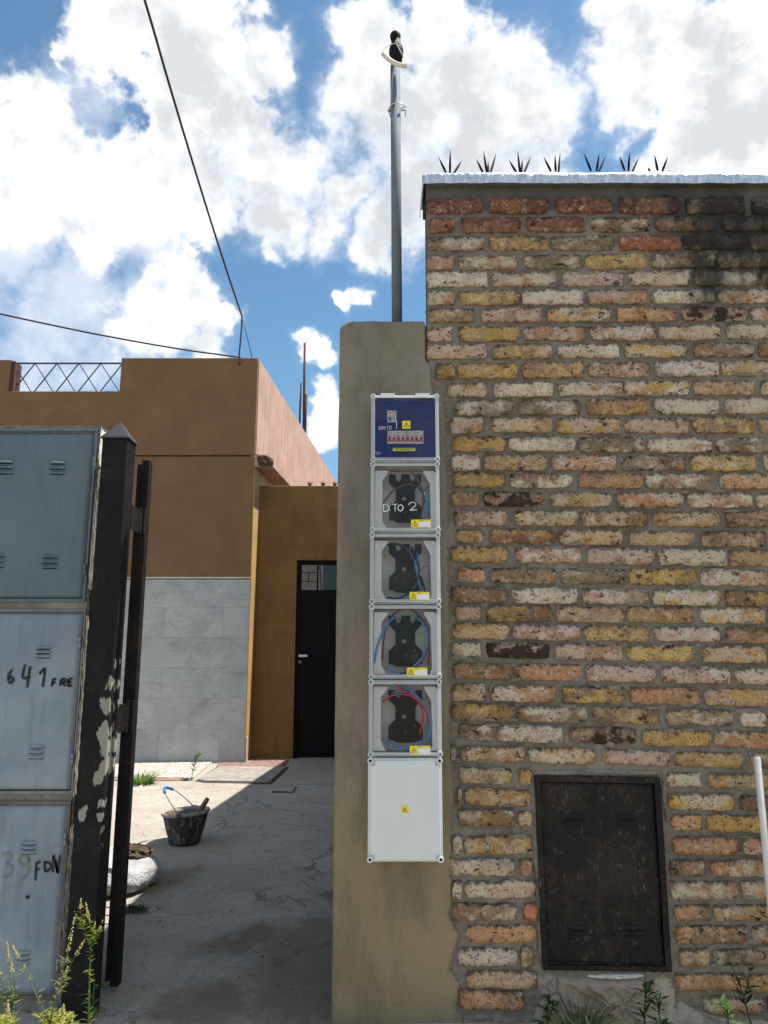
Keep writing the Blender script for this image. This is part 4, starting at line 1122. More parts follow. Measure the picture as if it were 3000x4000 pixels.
# red chalk scribble on one brick
k4 = S
def B4(u, v): return P(1600+u*S, 2200+v*S, D-.0055)
ribbon([[(818,140),(838,138)], [(828,140),(830,165)], [(845,138),(843,165),(855,163)], [(845,150),(853,149)], [(858,166),(857,136),(872,164),(873,134)]], .0022, B4).build('chalk_mark', 'wire_red', wall)

# ------------------------------------------------------------------ white pole at the right
pz = P(2957, 2957, 3.1); pb = Vector((pz.x+.004, 3.1, -.03))
pole = thing('white_pole', pb, 'thin white pole standing in front of the brick wall at the right edge', 'pole')
MB().tube([pb, pb.lerp(pz, .5), pz-Vector((0, 0, .004)), pz], [.0138, .0134, .013, .010], 16).build('shaft', 'pole_white', pole, smooth=True)
MB().tube([pz-Vector((0, 0, .002)), pz+Vector((0, 0, .002))], .0098, 14).build('end_cap', 'bracket_plastic', pole)

# ------------------------------------------------------------------ left meter cabinet
DC = 3.30
cx1 = P(393, 1680, DC).x; cz1 = P(200, 1664, DC).z
cab = thing('meter_pier', (-1.75, 3.5, 0), 'masonry pier with three stacked grey metal meter doors beside the gate post', 'pier')
cx0 = cx1-.82
def pierf(u, v):
    z = -.03+(cz1+.03)*v
    x = cx0+(cx1-cx0)*u
    return (x, DC+.012+.004*fbm(x*20, z*20, 1, 4), z)
MB().box(cx0, cx1-.006, DC+.03, DC+.42, -.03, cz1-.003).build('core', 'cabinet_render', cab)
grid(60, 120, lambda u, v: (cx1-.004+.006*fbm(u*8, v*60, 2, 4)*(1 if v < .985 else .3), DC+.004+.42*u, -.03+(cz1+.03)*v)).build('side_render', 'cabinet_render', cab, smooth=True)
grid(30, 10, lambda u, v: (cx1-.001+.005*fbm(u*8, v*6, 2, 4), DC+.004+.42*u, cz1-.11+.10*fbm(u*5, 0, 7, 3)*(1-v)+(.11)*v)).build('limewash_patch', 'limewash', cab, smooth=True)
grid(50, 10, lambda u, v: (cx0+(cx1-cx0+.003)*u, DC+.002+.42*v, cz1+.004*fbm(u*30, v*6, 3, 3))).build('top_render', 'limewash', cab, smooth=True)
pf = MB(); fz = [((1685,2340),(370,325)), ((2390,3090),(322,278)), ((3142,3890),(262,217))]
front = grid(60, 160, pierf)
FR = []
for (ya, yb_), (xa, xb) in fz:
    p1, p0 = P(xa, ya, DC), P(xb, yb_, DC); xr_ = (p1.x+p0.x)/2
    FR.append((xr_-.545, xr_, p0.z, p1.z))
front.f = [f for f in front.f if not any(all(a-.003 < front.v[i][0] < b_+.003 and c_-.003 < front.v[i][2] < d_+.003 for i in f) for (a, b_, c_, d_) in FR)]
front.build('front_render', 'cabinet_render', cab, smooth=True)
DOORM = ['door_slate', 'door_faded', 'door_faded']; FRM = ['door_slate', 'frame_grey', 'frame_rust']
DLAB = ['slate grey top door without writing', 'faded blue grey middle door painted with black numbers', 'faded blue grey bottom door behind the weeds']
LVX = [[(195,260,1800,1852),(163,231,2165,2218),(-22,60,1797,1850),(-50,24,2160,2214)], [(141,205,2520,2565),(112,178,2905,2960)], [(83,148,3281,3328),(60,122,3708,3760)]]
HNG = [[(366,1785,1820),(333,2205,2245)], [(313,2490,2530),(284,2945,2985)], [(256,3255,3300),(226,3745,3790)]]
DRS = []
for k, (x0, x1, zb, zt) in enumerate(FR):
    w = .017
    fm = MB(); ya, yb_ = DC-.002, DC+.04
    fm.box(x0-w*.5, x1+.011, ya, yb_, zt, zt+w*.7); fm.box(x0-w*.5, x1+.011, ya, yb_, zb-w*.7, zb)
    fm.box(x1+.003, x1+.011, ya+.0006, yb_, zb, zt); fm.box(x0-w, x0-.004, ya+.0006, yb_, zb, zt)
    fm.build('frame', FRM[k], cab, bevel=.0015)
    MB().box(x0-.02, x1+.02, DC+.035, DC+.039, zb-.01, zt+.01).build('recess', 'dark_hole', cab)
    ins = .004
    def df(u, v, x0=x0, x1=x1, zb=zb, zt=zt):
        x = x0+ins+(x1-x0-2*ins)*u; z = zb+ins+(zt-zb-2*ins)*v
        e = min(u, 1-u, v, 1-v)
        return (x, DC-.001+.0018*fbm(x*2.2, z*2.2, 5, 2)+(.012 if e < .0005 else 0)+(.0006 if e < .02 else 0), z)
    d = grid(46, 56, df).build('door', DOORM[k], cab, smooth=True, label=DLAB[k]); DRS.append(d)
    for (xa, xb, y0, y1) in LVX[k]:
        for j in range(3):
            yy = y0+(y1-y0)*j/2.6
            louvre(d, P(xa-j*1.5, yy, DC), P(xb-j*1.5, yy+1, DC), .014, .014, DOORM[k], DC-.002)
    for (xx, y0, y1) in HNG[k]:
        a, b_ = P(xx, y0, DC-.006), P(xx-2, y1, DC-.006)
        MB().tube([a, b_], .0062, 10).build('hinge', DOORM[k], d, bevel=.0008)
        MB().tube([a.lerp(b_, .47), a.lerp(b_, .53)], .0066, 10).build('hinge_joint', 'dark_hole', d)
k5 = 650/899.0
def W5(u, v): return P(u*k5, 2400+v*k5, DC-.0045)
L641 = [[(66,298),(50,320),(45,345),(52,368),(66,365),(70,350),(58,338),(48,350)],
        [(135,270),(122,330),(130,345),(165,335)], [(163,278),(155,330),(146,395)],
        [(212,322),(240,290)], [(243,288),(238,340),(230,392)],
        [(284,350),(280,390)], [(283,352),(304,347)], [(282,370),(300,366)],
        [(328,352),(325,386)], [(328,352),(350,350),(350,364),(328,368)], [(335,368),(355,386)],
        [(368,350),(366,386)], [(368,350),(392,345)], [(367,367),(386,364)], [(366,387),(390,384)]]
ribbon(L641, .0125, W5).build('lettering', 'paint_black', DRS[1])
LFDN = [[(196,1340),(190,1440)], [(194,1345),(218,1335)], [(193,1382),(214,1374)],
        [(240,1335),(243,1392)], [(238,1336),(268,1345),(272,1370),(244,1393)],
        [(288,1300),(284,1395)], [(290,1305),(310,1398)], [(312,1398),(324,1300)], [(300,1330),(312,1400)]]
ribbon(LFDN, .0105, W5).build('lettering', 'paint_black', DRS[2])
L39 = [[(10,1300),(40,1285),(62,1310),(35,1345)], [(35,1345),(66,1370),(50,1410),(12,1420)],
       [(155,1330),(140,1298),(112,1310),(105,1340),(128,1360),(152,1335)], [(156,1320),(150,1390),(118,1440)]]
ribbon(L39, .0095, W5).build('lettering', 'paint_ochre_faded', DRS[2])
p = W5(148, 1528); MB().ycyl(p.x, p.z, DC-.006, DC, .0065, 12).build('keyhole', 'dark_hole', DRS[2])

# ------------------------------------------------------------------ gate post and open gate
gx0, gx1 = P(400, 1712, 3.2).x, P(500, 1712, 3.2).x
gz = P(450, 1712, 3.2).z
post = thing('gate_post', ((gx0+gx1)/2, 3.255, 0), 'square black steel gate post with pyramid cap and peeled paint', 'post')
MB().box(gx0, gx1, 3.2, 3.31, -.03, gz).build('shaft', 'black_post', post, bevel=.004)
m = MB(); e = .006
ap = Vector(((gx0+gx1)/2, 3.255, P(473, 1647, 3.255).z))
m.add([(gx0-e,3.2-e,gz),(gx1+e,3.2-e,gz),(gx1+e,3.31+e,gz),(gx0-e,3.31+e,gz),(gx0-e,3.2-e,gz+.006),(gx1+e,3.2-e,gz+.006),(gx1+e,3.31+e,gz+.006),(gx0-e,3.31+e,gz+.006),ap],
      [(3,2,1,0),(0,1,5,4),(1,2,6,5),(2,3,7,6),(3,0,4,7),(4,5,8),(5,6,8),(6,7,8),(7,4,8)])
m.build('cap', 'cap_grey', post)
# the cement that fills between pier and post
lump('mortar_fillet', 'cabinet_render', [(275,3300),(295,3250),(300,3500),(280,3700),(262,3900),(250,3960),(232,3900),(250,3600)], 3.3, .05, post, 33)
gl = thing('gate_leaf', (-1.09, 3.46, 0), 'black steel gate leaf swung open behind the post', 'gate')
sx, sy = -1.088, 3.45
gzt = P(570, 1797, sy).z
MB().box(sx-.033, sx, sy, sy+.05, .03, gzt).build('stile', 'black_gate', gl, bevel=.002)
dirv = Vector((-.318, 1, 0)).normalized()
base = Vector((sx-.0165, sy+.055, 0))
MB().box(sx-.055, sx-.034, sy+.004, sy+.03, .05, gzt-.02).build('stop_strip', 'black_gate', gl)
far = base+dirv*1.15
for zz in (.12, .75, 1.45, gzt-.06): MB().obox(base+Vector((0, 0, zz)), far+Vector((0, 0, zz)), .02, .04).build('rail', 'black_gate', gl)
for i in range(9):
    q = base.lerp(far, (i+.9)/9.2); MB().box(q.x-.008, q.x+.008, q.y-.008, q.y+.008, .06, gzt-.03).build('bar', 'black_gate', gl)
for (ya, yb_) in ((1982, 2088), (2735, 2860)):
    a = P(548 if ya < 2500 else 497, ya, 3.42); b_ = P(543 if ya < 2500 else 490, yb_, 3.42)
    MB().tube([a, b_], .009, 10).build('hinge_barrel', 'black_gate', gl)
    MB().box(a.x-.004, sx+.002, 3.425, 3.447, b_.z, a.z-.003).build('hinge_plate', 'black_gate', gl, bevel=.001)
    MB().box(gx1-.001, a.x+.002, 3.30, 3.42, b_.z+.004, a.z-.012).build('hinge_plate', 'black_gate', gl, bevel=.001)
    for j in range(1, 4): 
        q = a.lerp(b_, j/4); MB().tube([q, q-Vector((0, 0, .003))], .0095, 10).build('hinge_joint', 'rust_bar', gl)

# ------------------------------------------------------------------ tan house
DF = 9.1
fx1 = P(1009, 1398, DF).x; ftop = P(800, 1398, DF).z; fmid = P(800, 1778, DF).z; ttop = P(800, 2258, DF).z
fbase = drive_z(DF)-.05
th = thing('tan_house', (-3.5, DF, fbase), 'tan rendered two storey house with marble tiled base and roof railing', 'house')
px0 = P(40, 1470, DF).x; px1 = P(470, 1470, DF).x; plow = P(250, 1528, DF).z; pier_top = P(20, 1405, DF).z
fx0 = -6.5
def facade_part(x0, x1, z0, z1, name, y0=DF, y1=DF+.18, mat='facade_render'):
    return MB().box(x0, x1, y0, y1, z0, z1).build(name, mat, th, bevel=.012)
facade_part(fx0, fx1, ttop-.02, fmid-.012, 'lower_wall', DF+.004)
facade_part(fx0, fx1, fmid, plow, 'upper_wall', DF-.008)
def par(u, v): pass
facade_part(px1, fx1, plow-.02, ftop, 'parapet', DF-.0065)
facade_part(fx0, px0, plow-.02, pier_top, 'parapet_pier', DF-.0065)
MB().box(px0-.002, px0+.05, DF-.004, DF+.17, plow, pier_top-.02).build('pier_side', 'rust_bar', th)
facade_part(fx0, fx1, fbase, ttop-.03, 'tile_bed', DF+.012, DF+.2, 'joint_pale')
# marble tiles
TWd, TH = .69, (ttop-drive_z(DF)-.02)/6
for r in range(6):
    z0 = drive_z(DF)+.02+r*TH; x = fx1-.001
    first = True
    x_off = P(736, 2800, DF).x if r % 2 == 1 else P(617, 2910, DF).x
    joints = [x_off+i*TWd for i in range(-12, 8)]
    edges_ = [e for e in joints if fx0+.3 < e < fx1-.02]+[fx1]
    for a, e in zip(edges_, edges_[1:]):
        if e < -3.9: continue
        MB().box(a+.001, e-.001 if e < fx1 else e, DF+.0085, DF+.014, z0+.001, z0+TH-.001).build('tile', 'marble_tile', th)
MB().box(fx0, fx1, DF-.004, DF+.03, ttop-.0005, ttop+.012).build('tile_trim', 'limewash', th)
# return and pink side wall
DW = 9.36
sl_ = .0856
def sx_at(y, off=0): return fx1+off+sl_*(y-DF)
r = MB(); y0 = DF+.0; 
r.hprism([(fx1-.01, DF+.006), (fx1+.0, DF+.006), (sx_at(DW+.1), DW+.1), (sx_at(DW+.1)-.01, DW+.1)], fbase, fmid-.1)
r.build('side_return', 'yellow_render', th)
MB().hprism([(fx1-.004, DF-.006), (fx1+.014, DF-.006), (fx1+.018, DF+.05), (fx1-.004, DF+.05)], fbase, fbase+.33).build('corner_patch', 'slab_pale', th, bevel=.004)
s = MB(); NS = 60
def sidef(u, v):
    y = DF+.05+8.6*u; z0 = fmid-.75; zt = ftop+.006*mn.noise(Vector((y*6, 0, 3)))
    return (sx_at(y)+.004*fbm(y*3, v*4, 2, 3), y, z0+(zt-z0)*v)
grid(80, 14, sidef).build('side_wall', 'pink_render', th, smooth=True)
MB().hprism([(sx_at(DF+.05)-.16, DF+.18), (sx_at(DF+.05)-.002, DF+.18), (sx_at(17.6)-.002, 17.6), (sx_at(17.6)-.16, 17.6)], 3.9, ftop-.004).build('side_parapet', 'pink_render', th)
l0, l1 = P(1800, 1822, DF).z, P(1800, 1775, DF).z
lw = P(1066, 1800, DF).x-fx1
lg = MB(); n = 40; vs = []
for i in range(n+1):
    y = DF+.012+8.5*i/n; ro = .02*mn.noise(Vector((y*5, 1, 1))) if i > 0 else 0
    x0 = sx_at(y); x1 = sx_at(y)+lw+ro*.3
    vs += [(x0-.05, y, l0), (x1, y, l0+.0), (x1, y, l0+.10), (x0-.05, y, l1+.03)]
fs = [(i*4+k, i*4+(k+1) % 4, (i+1)*4+(k+1) % 4, (i+1)*4+k) for i in range(n) for k in range(4)]+[(0, 1, 2, 3)[::-1], tuple(n*4+k for k in range(4))]
lg.add(vs, fs); lg.build('ledge', 'pink_render', th)
lump('broken_concrete', 'stone_brown', [(1003,1782),(1030,1776),(1062,1790),(1068,1812),(1045,1822),(1012,1820)], DF-.004, .03, th, 5)
MB().box(fx0, fx1-.2, DF+.18, DF+6, 3.9, 4.0).build('roof_slab', 'house_body', th)
# railing
rt, rb = P(250, 1410, DF).z, plow
railing = MB().obox((px0, DF+.08, rt), (px1, DF+.08, rt), .012, .02).build('railing_top', 'rail_blue', th)
pitch = (P(485, 1470, DF).x-P(400, 1470, DF).x)
cx = [P(77+86.5*i, 1470, DF).x for i in range(5)]
for c in cx:
    hw = pitch*.5
    for sg in (-1, 1):
        MB().obox((c-hw*sg, DF+.08+.006*sg, rb), (c+hw*sg, DF+.08+.006*sg, rt), .010, .014, (0, 1, 0)).build('railing_bar', 'rail_blue', railing)

# rusty reinforcement bars on the side parapet
for i, (x0, y0, x1, y1, lab) in enumerate(((1197,1725,1202,1340,'tallest rusty bar standing up from the pink parapet'), (1180,1700,1188,1495,'short rusty bar on the left of the tall bar on the pink parapet'), (1203,1722,1208,1540,'shortest rusty bar on the right of the tall bar on the pink parapet'))):
    dd = 12.4+.12*(i-1)
    a = P(x0, y0, dd); e_ = P(x1, y1, dd); a.z = ftop-.03; a.x -= .05; e_.x -= .05
    MB_ = MB().tube([a, a.lerp(e_, .5), e_], .02 if i == 0 else .017, 8)
    tag(MB_.build('rebar', 'rust_bar', smooth=True), lab, 'rebar', 'rusty bars on the pink parapet')

# ------------------------------------------------------------------ ochre wall with the black door
wz1 = P(1200, 1897, DW).z; wb = drive_z(DW)-.05
ow = thing('ochre_wall', (-.9, DW, wb), 'ochre rendered wall at the back of the yard holding the black door', 'wall')
dx0, dx1 = P(1161, 2190, DW).x, P(1161, 2190, DW).x+1.0
dz1 = P(1200, 2188, DW).z
MB().prism([(sx_at(DW)-.02, wb), (dx0, wb), (dx0, dz1), (dx1, dz1), (dx1, wb), (.62, wb), (.62, wz1), (sx_at(DW)-.02, wz1)], DW, DW+.2).build('wall_face', 'ochre_render', ow, bevel=.01)
dr = thing('yard_door', ((dx0+dx1)/2, DW+.06, drive_z(DW)), 'tall black metal door with small barred window at the back', 'door')
db = drive_z(DW)+.004
k9 = 400/931.0
def N9(x, y): return P(1000+x*k9, 2100+y*k9, DW+.05)
wz_t, wz_b = N9(0, 245).z, N9(0, 475).z; wx0 = N9(410, 0).x; wx0 = P(1000+410*k9, 2250, DW+.05).x; wx1 = P(1000+725*k9, 2250, DW+.05).x+.16
f = MB(); yA, yB = DW+.03, DW+.09
f.box(dx0+.002, dx0+.05, yA, yB, db, dz1-.003); f.box(dx1-.05, dx1-.002, yA, yB, db, dz1-.003); f.box(dx0+.05, dx1-.05, yA, yB, dz1-.05, dz1-.003)
f.build('frame', 'door_black', dr, bevel=.003)
l = MB(); yC, yD = DW+.04, DW+.08
l.box(dx0+.052, dx1-.052, yC, yD, db+.01, wz_b-.002)
l.box(dx0+.052, wx0, yC, yD, wz_b, dz1-.052); l.box(wx1, dx1-.052, yC, yD, wz_b, dz1-.052); l.box(wx0, wx1, yC, yD, wz_t, dz1-.052)
leaf = l.build('leaf', 'door_black', dr, bevel=.002)
xm = P(1000+558*k9, 2250, DW+.05).x; x3 = P(1000+477*k9, 2250, DW+.05).x
for (a, c_) in ((315, 0), (397, 0)): MB().box(wx0, xm, yC+.01, yC+.03, N9(0, a+3).z, N9(0, a-2).z).build('glazing_bar', 'door_black', leaf)
MB().box(xm-.006, xm+.012, yC+.008, yC+.032, wz_b, wz_t).build('glazing_bar', 'door_black', leaf)
MB().box(x3-.005, x3+.005, yC+.012, yC+.028, N9(0, 395).z, N9(0, 317).z).build('glazing_bar', 'door_black', leaf)
for (xa, xb, ya, yb_) in ((wx0, xm-.006, 245, 313), (wx0, x3-.005, 318, 394), (x3+.005, xm-.006, 318, 394), (wx0, xm-.006, 400, 475)):
    MB().box(xa, xb, yC+.018, yC+.022, N9(0, yb_).z, N9(0, ya).z).build('pane', 'window_glass', leaf)
MB().box(xm+.012, wx1, yC+.018, yC+.022, wz_b, wz_t).build('pane', 'window_glass', leaf)
MB().box(xm+.06, wx1+.05, yC+.16, yC+.18, wz_b-.2, wz_t+.1).build('added_dark_panel', 'rust_bar', leaf)  # dark panel added behind the right half only to make the pane look darker
for q in range(3):
    xx = xm+.05+.08*q; MB().tube([(xx, yC+.10, wz_b-.05), (xx-.03, yC+.10, wz_t)], .012, 6).build('security_bar', 'rust_bar', leaf)
a = P(1000+390*k9, 2100+1075*k9, DW+.03); b_ = P(1000+470*k9, 2100+1075*k9, DW+.03)
hd = MB().obox(Vector((a.x, DW+.0, a.z)), Vector((b_.x, DW+.0, b_.z)), .016, .028).build('handle', 'zinc', dr, bevel=.003)
MB().ycyl(a.x+.012, a.z, DW, DW+.042, .01, 10).build('spindle', 'zinc', hd)
p = P(1000+400*k9, 2100+1130*k9, DW+.03); MB().ycyl(p.x, p.z, DW+.028, DW+.042, .018, 12).build('lock', 'frame_grey', dr)
MB().box(dx0+.002, dx1-.002, DW+.01, DW+.1, drive_z(DW)-.03, db-.002).build('threshold', 'slab_concrete', dr)
bwall = MB().box(-2.0, 1.2, 11.4, 11.6, .2, 3.3).build('patio_wall', 'pink_wall'); tag(bwall, 'pink wall glimpsed through the window of the black door', 'wall')
for i, (px, lab) in enumerate(((1210,'leftmost small spike cluster on the ochre wall'), (1262,'middle small spike cluster on the ochre wall'), (1308,'small spike cluster on the ochre wall next to the pillar'))):
    b0 = P(px, 1897, DW+.08); b0.z = wz1
    t = thing('spike_cluster', b0, lab, 'spikes', 'small spike clusters on the ochre wall')
    for dx_ in (-.045, -.018, .012, .045):
        MB().tube([b0-Vector((0, 0, .02)), b0+Vector((dx_*.5, 0, .05)), b0+Vector((dx_, 0, .085-abs(dx_)*.5))], [.006, .006, .001], 5).build('spike', 'spike_dark', t)

# ------------------------------------------------------------------ cables
cA = P(945, 1235, 9.0)
pA = P(565, 0, 5.2); dirA = (pA-cA)
pts = [cA]+[cA+dirA*t-Vector((0, 0, .25*t*(1-min(t, 1)))) for t in (.15, .3, .5, .7, .85, 1.0, 1.4, 2.2, 3.2)]
o = MB().tube(cat_rom(pts, 4), .011, 6).build('overhead_cable', 'cable_black', smooth=True)
tag(o, 'long black cable coming down steeply from overhead to the tan house', 'cable')
o = MB().tube(cat_rom([cA+Vector((0, 0, .004)), P(943,1290,9.02), P(938,1345,9.04), P(934,1398,9.06), P(938,1425,9.07)], 5), .010, 6).build('drop_cable', 'cable_black', smooth=True)
tag(o, 'slack cable tail hanging from the junction over the parapet edge', 'cable')
o = MB().tube([cA, P(985,1397,9.15)], .005, 5).build('stay_wire', 'cable_black', smooth=True)
tag(o, 'thin stay wire anchoring the steep cable to the parapet corner', 'cable')
o = MB().tube(cat_rom([P(940,1396,9.12), P(700,1363,8.9), P(400,1310,8.6), P(180,1265,8.4), P(0,1226,8.2), P(-300,1160,7.9), P(-900,1000,7.3)], 6), .011, 6).build('overhead_cable', 'cable_black', smooth=True)
tag(o, 'black cable sagging in from the left to the tan parapet', 'cable')

# ------------------------------------------------------------------ yard floor details
def flat(name, pxs, mat, h, label, kind='structure', bev=.003):
    pts = [PG(x, y) for x, y in pxs]
    n = len(pts); m = MB()
    top = [(p.x, p.y, p.z+h) for p in pts]; bot = [(p.x, p.y, p.z-.03) for p in pts]
    ar = sum(top[i][0]*top[(i+1) % n][1]-top[(i+1) % n][0]*top[i][1] for i in range(n))
    if ar < 0: top.reverse(); bot.reverse()
    m.add(top+bot, [tuple(range(n)), tuple(range(2*n-1, n-1, -1))]+[((i+1) % n, i, n+i, n+(i+1) % n) for i in range(n)])
    return tag(m.build(name, mat, bevel=bev), label, kind=kind)
flat('pebble_paving', [(-200,2975),(835,2975),(756,3043),(690,3042),(-200,3030)], 'washed_pebble', .014, 'strip of white washed pebble paving along the tiled wall')
flat('red_kerb', [(300,3032),(590,3034),(738,3046),(690,3052),(590,3052),(300,3048)], 'red_tile', .010, 'faded red kerb strip along the pebble paving')
flat('red_paving', [(853,2974),(960,2976),(1040,2972),(1130,2970),(1110,2996),(845,2995)], 'red_tile', .007, 'faded red paving in front of the ochre wall')
flat('slab_joint', [(762,3052),(797,3060),(1060,3065),(1128,2998),(850,2995)], 'gap_dark', .006, 'dark joint around the large access slab')
sl1 = flat('access_slab', [(772,3049),(800,3055),(1052,3059),(1116,3001),(857,2998)], 'slab_concrete', .016, 'large concrete access slab in the yard floor', None); sl1['category'] = 'slab'
sl2 = flat('drain_slab', [(1066,3092),(1082,3076),(1154,3077),(1145,3094)], 'slab_pale', .010, 'small square concrete drain cover in the shaded yard', None); sl2['category'] = 'slab'
flat('slab_joint', [(1060,3096),(1080,3073),(1160,3074),(1149,3098)], 'gap_dark', .004, 'dark joint around the small drain cover')

# bucket
bc = PG(720, 3293)
bk = thing('bucket', bc, 'mortar stained black rubber bucket with blue handle grip in the yard', 'bucket')
def rb_(lst, name, mat, tilt=.06, seg=36): return MB().lathe(lst, bc, seg, tilt).build(name, mat, bk, smooth=True)
Hb = P(718, 3168, bc.y).z-bc.z
ro, ri = .162, .108
rb_([(.001,.004),(ri-.004,.004),(ri,.01),(ri+.003,.016),(ri+.002,.03),(ri+(ro-ri)*.45,Hb*.45),(ro-.006,Hb-.012),(ro-.012,Hb-.012),(ri+(ro-ri)*.4,Hb*.45),(ri-.006,.03),(.001,.03)], 'body', 'bucket_rubber')
rb_([(ro-.012,Hb-.016),(ro-.002,Hb-.018),(ro+.006,Hb-.010),(ro+.007,Hb),(ro+.002,Hb+.006),(ro-.007,Hb+.004),(ro-.012,Hb-.006),(ro-.012,Hb-.016)], 'rim', 'bucket_rim')
def mortar_top(u, v):
    r_ = (ro-.014)*u; t_ = 2*math.pi*v; x = r_*math.cos(t_); y = r_*math.sin(t_)
    return (bc.x+x, bc.y+y, bc.z+Hb-.028-.03*x/ro*.9+(.024*fbm(x*26, y*26, 3, 4) if u < .95 else 0)+x*.06)
grid(16, 40, mortar_top).build('wet_mortar', 'wet_mortar', bk, smooth=True)
pvF = bc+Vector((-.005, -ro-.004, Hb-.004)); pvB = bc+Vector((.02, ro+.004, Hb-.002))
gA = P(636, 3112, bc.y-.05); gB = P(659, 3094, bc.y+.05)
top_ = bc+Vector((-.155, 0, Hb+.155))
hpts = [pvF, bc+Vector((-.07, -.135, Hb+.07)), bc+Vector((-.135, -.075, Hb+.135)), top_, bc+Vector((-.12, .075, Hb+.135)), bc+Vector((-.05, .135, Hb+.07)), pvB]
hw = MB().tube(cat_rom(hpts, 8), .0035, 8).build('handle', 'galvanised', bk, smooth=True)
MB().tube(cat_rom([bc+Vector((-.135, -.075, Hb+.135)), bc+Vector((-.149, -.04, Hb+.15)), top_, bc+Vector((-.146, .04, Hb+.15)), bc+Vector((-.12, .075, Hb+.135))], 6), .011, 10).build('grip', 'handle_blue', hw, smooth=True)
for pv in (pvF, pvB): MB().tube([pv+Vector((-.02, 0, 0)), pv+Vector((.02, 0, 0))], .013, 10).build('handle_lug', 'bucket_rubber', bk)
ta = bc+Vector((.07, -.02, Hb-.05)); tb = P(812, 3118, bc.y-.02)
tl = thing('hand_tool', ta, 'wooden tool handle sticking out of the mortar in the bucket', 'tool')
MB().tube([ta, ta.lerp(tb, .3), ta.lerp(tb, .75), ta.lerp(tb, .97), tb], [.014, .0175, .018, .016, .012], 12).build('handle', 'wood_old', tl, smooth=True)
MB().tube([ta+(ta-tb)*.35, ta], [.006, .007], 8).build('tang', 'zinc', tl)

# sack and lump of stone
sc = PG(432, 3465)
def blob(c, rx, ry, rz, seed, amp, nu=40, nv=24, flatz=.25, fold=0):
    m = MB(); vs = []
    for j in range(nv+1):
        th_ = math.pi*j/nv
        for i in range(nu):
            ph = 2*math.pi*i/nu
            d = Vector((math.sin(th_)*math.cos(ph), math.sin(th_)*math.sin(ph), math.cos(th_)))
            s_ = 1+amp*fbm(d.x*2+seed, d.y*2, d.z*2, 4)+fold*abs(math.sin(ph*6+seed+1.6*mn.noise(d*2.5)))**.6*math.sin(th_)
            p_ = Vector((d.x*rx*s_, d.y*ry*s_, d.z*rz*s_))
            if p_.z < -rz*flatz: p_.z = -rz*flatz+(p_.z+rz*flatz)*.12
            vs.append(c+p_)
    fs = [(j*nu+i, (j+1)*nu+i, (j+1)*nu+(i+1) % nu, j*nu+(i+1) % nu) for j in range(nv) for i in range(nu)]
    return m.add(vs, fs)
sk = thing('sand_sack', (sc.x, sc.y, sc.z), 'white woven sack of sand lying on the yard behind the gate', 'sack')
rzs = .20
blob(Vector((sc.x, sc.y+.02, sc.z+.075)), .25, .265, .13, 4, .05, 96, 32, flatz=.5, fold=.06).build('body', 'sack_white', sk, smooth=True)
for j in range(5):
    q = Vector((sc.x+.02+.05*j, sc.y-.2+.03*j, sc.z+.07)); 
stz = Vector((P(507, 3335, sc.y+.0).x, sc.y+.0, P(507, 3338, sc.y+.0).z))
stn = blob(stz, .11, .10, .055, 17, .35, 22, 12, .75).build('dirt_clod', 'stone_brown')
tag(stn, 'brown clod of hardened mortar resting on the white sack', 'clod')

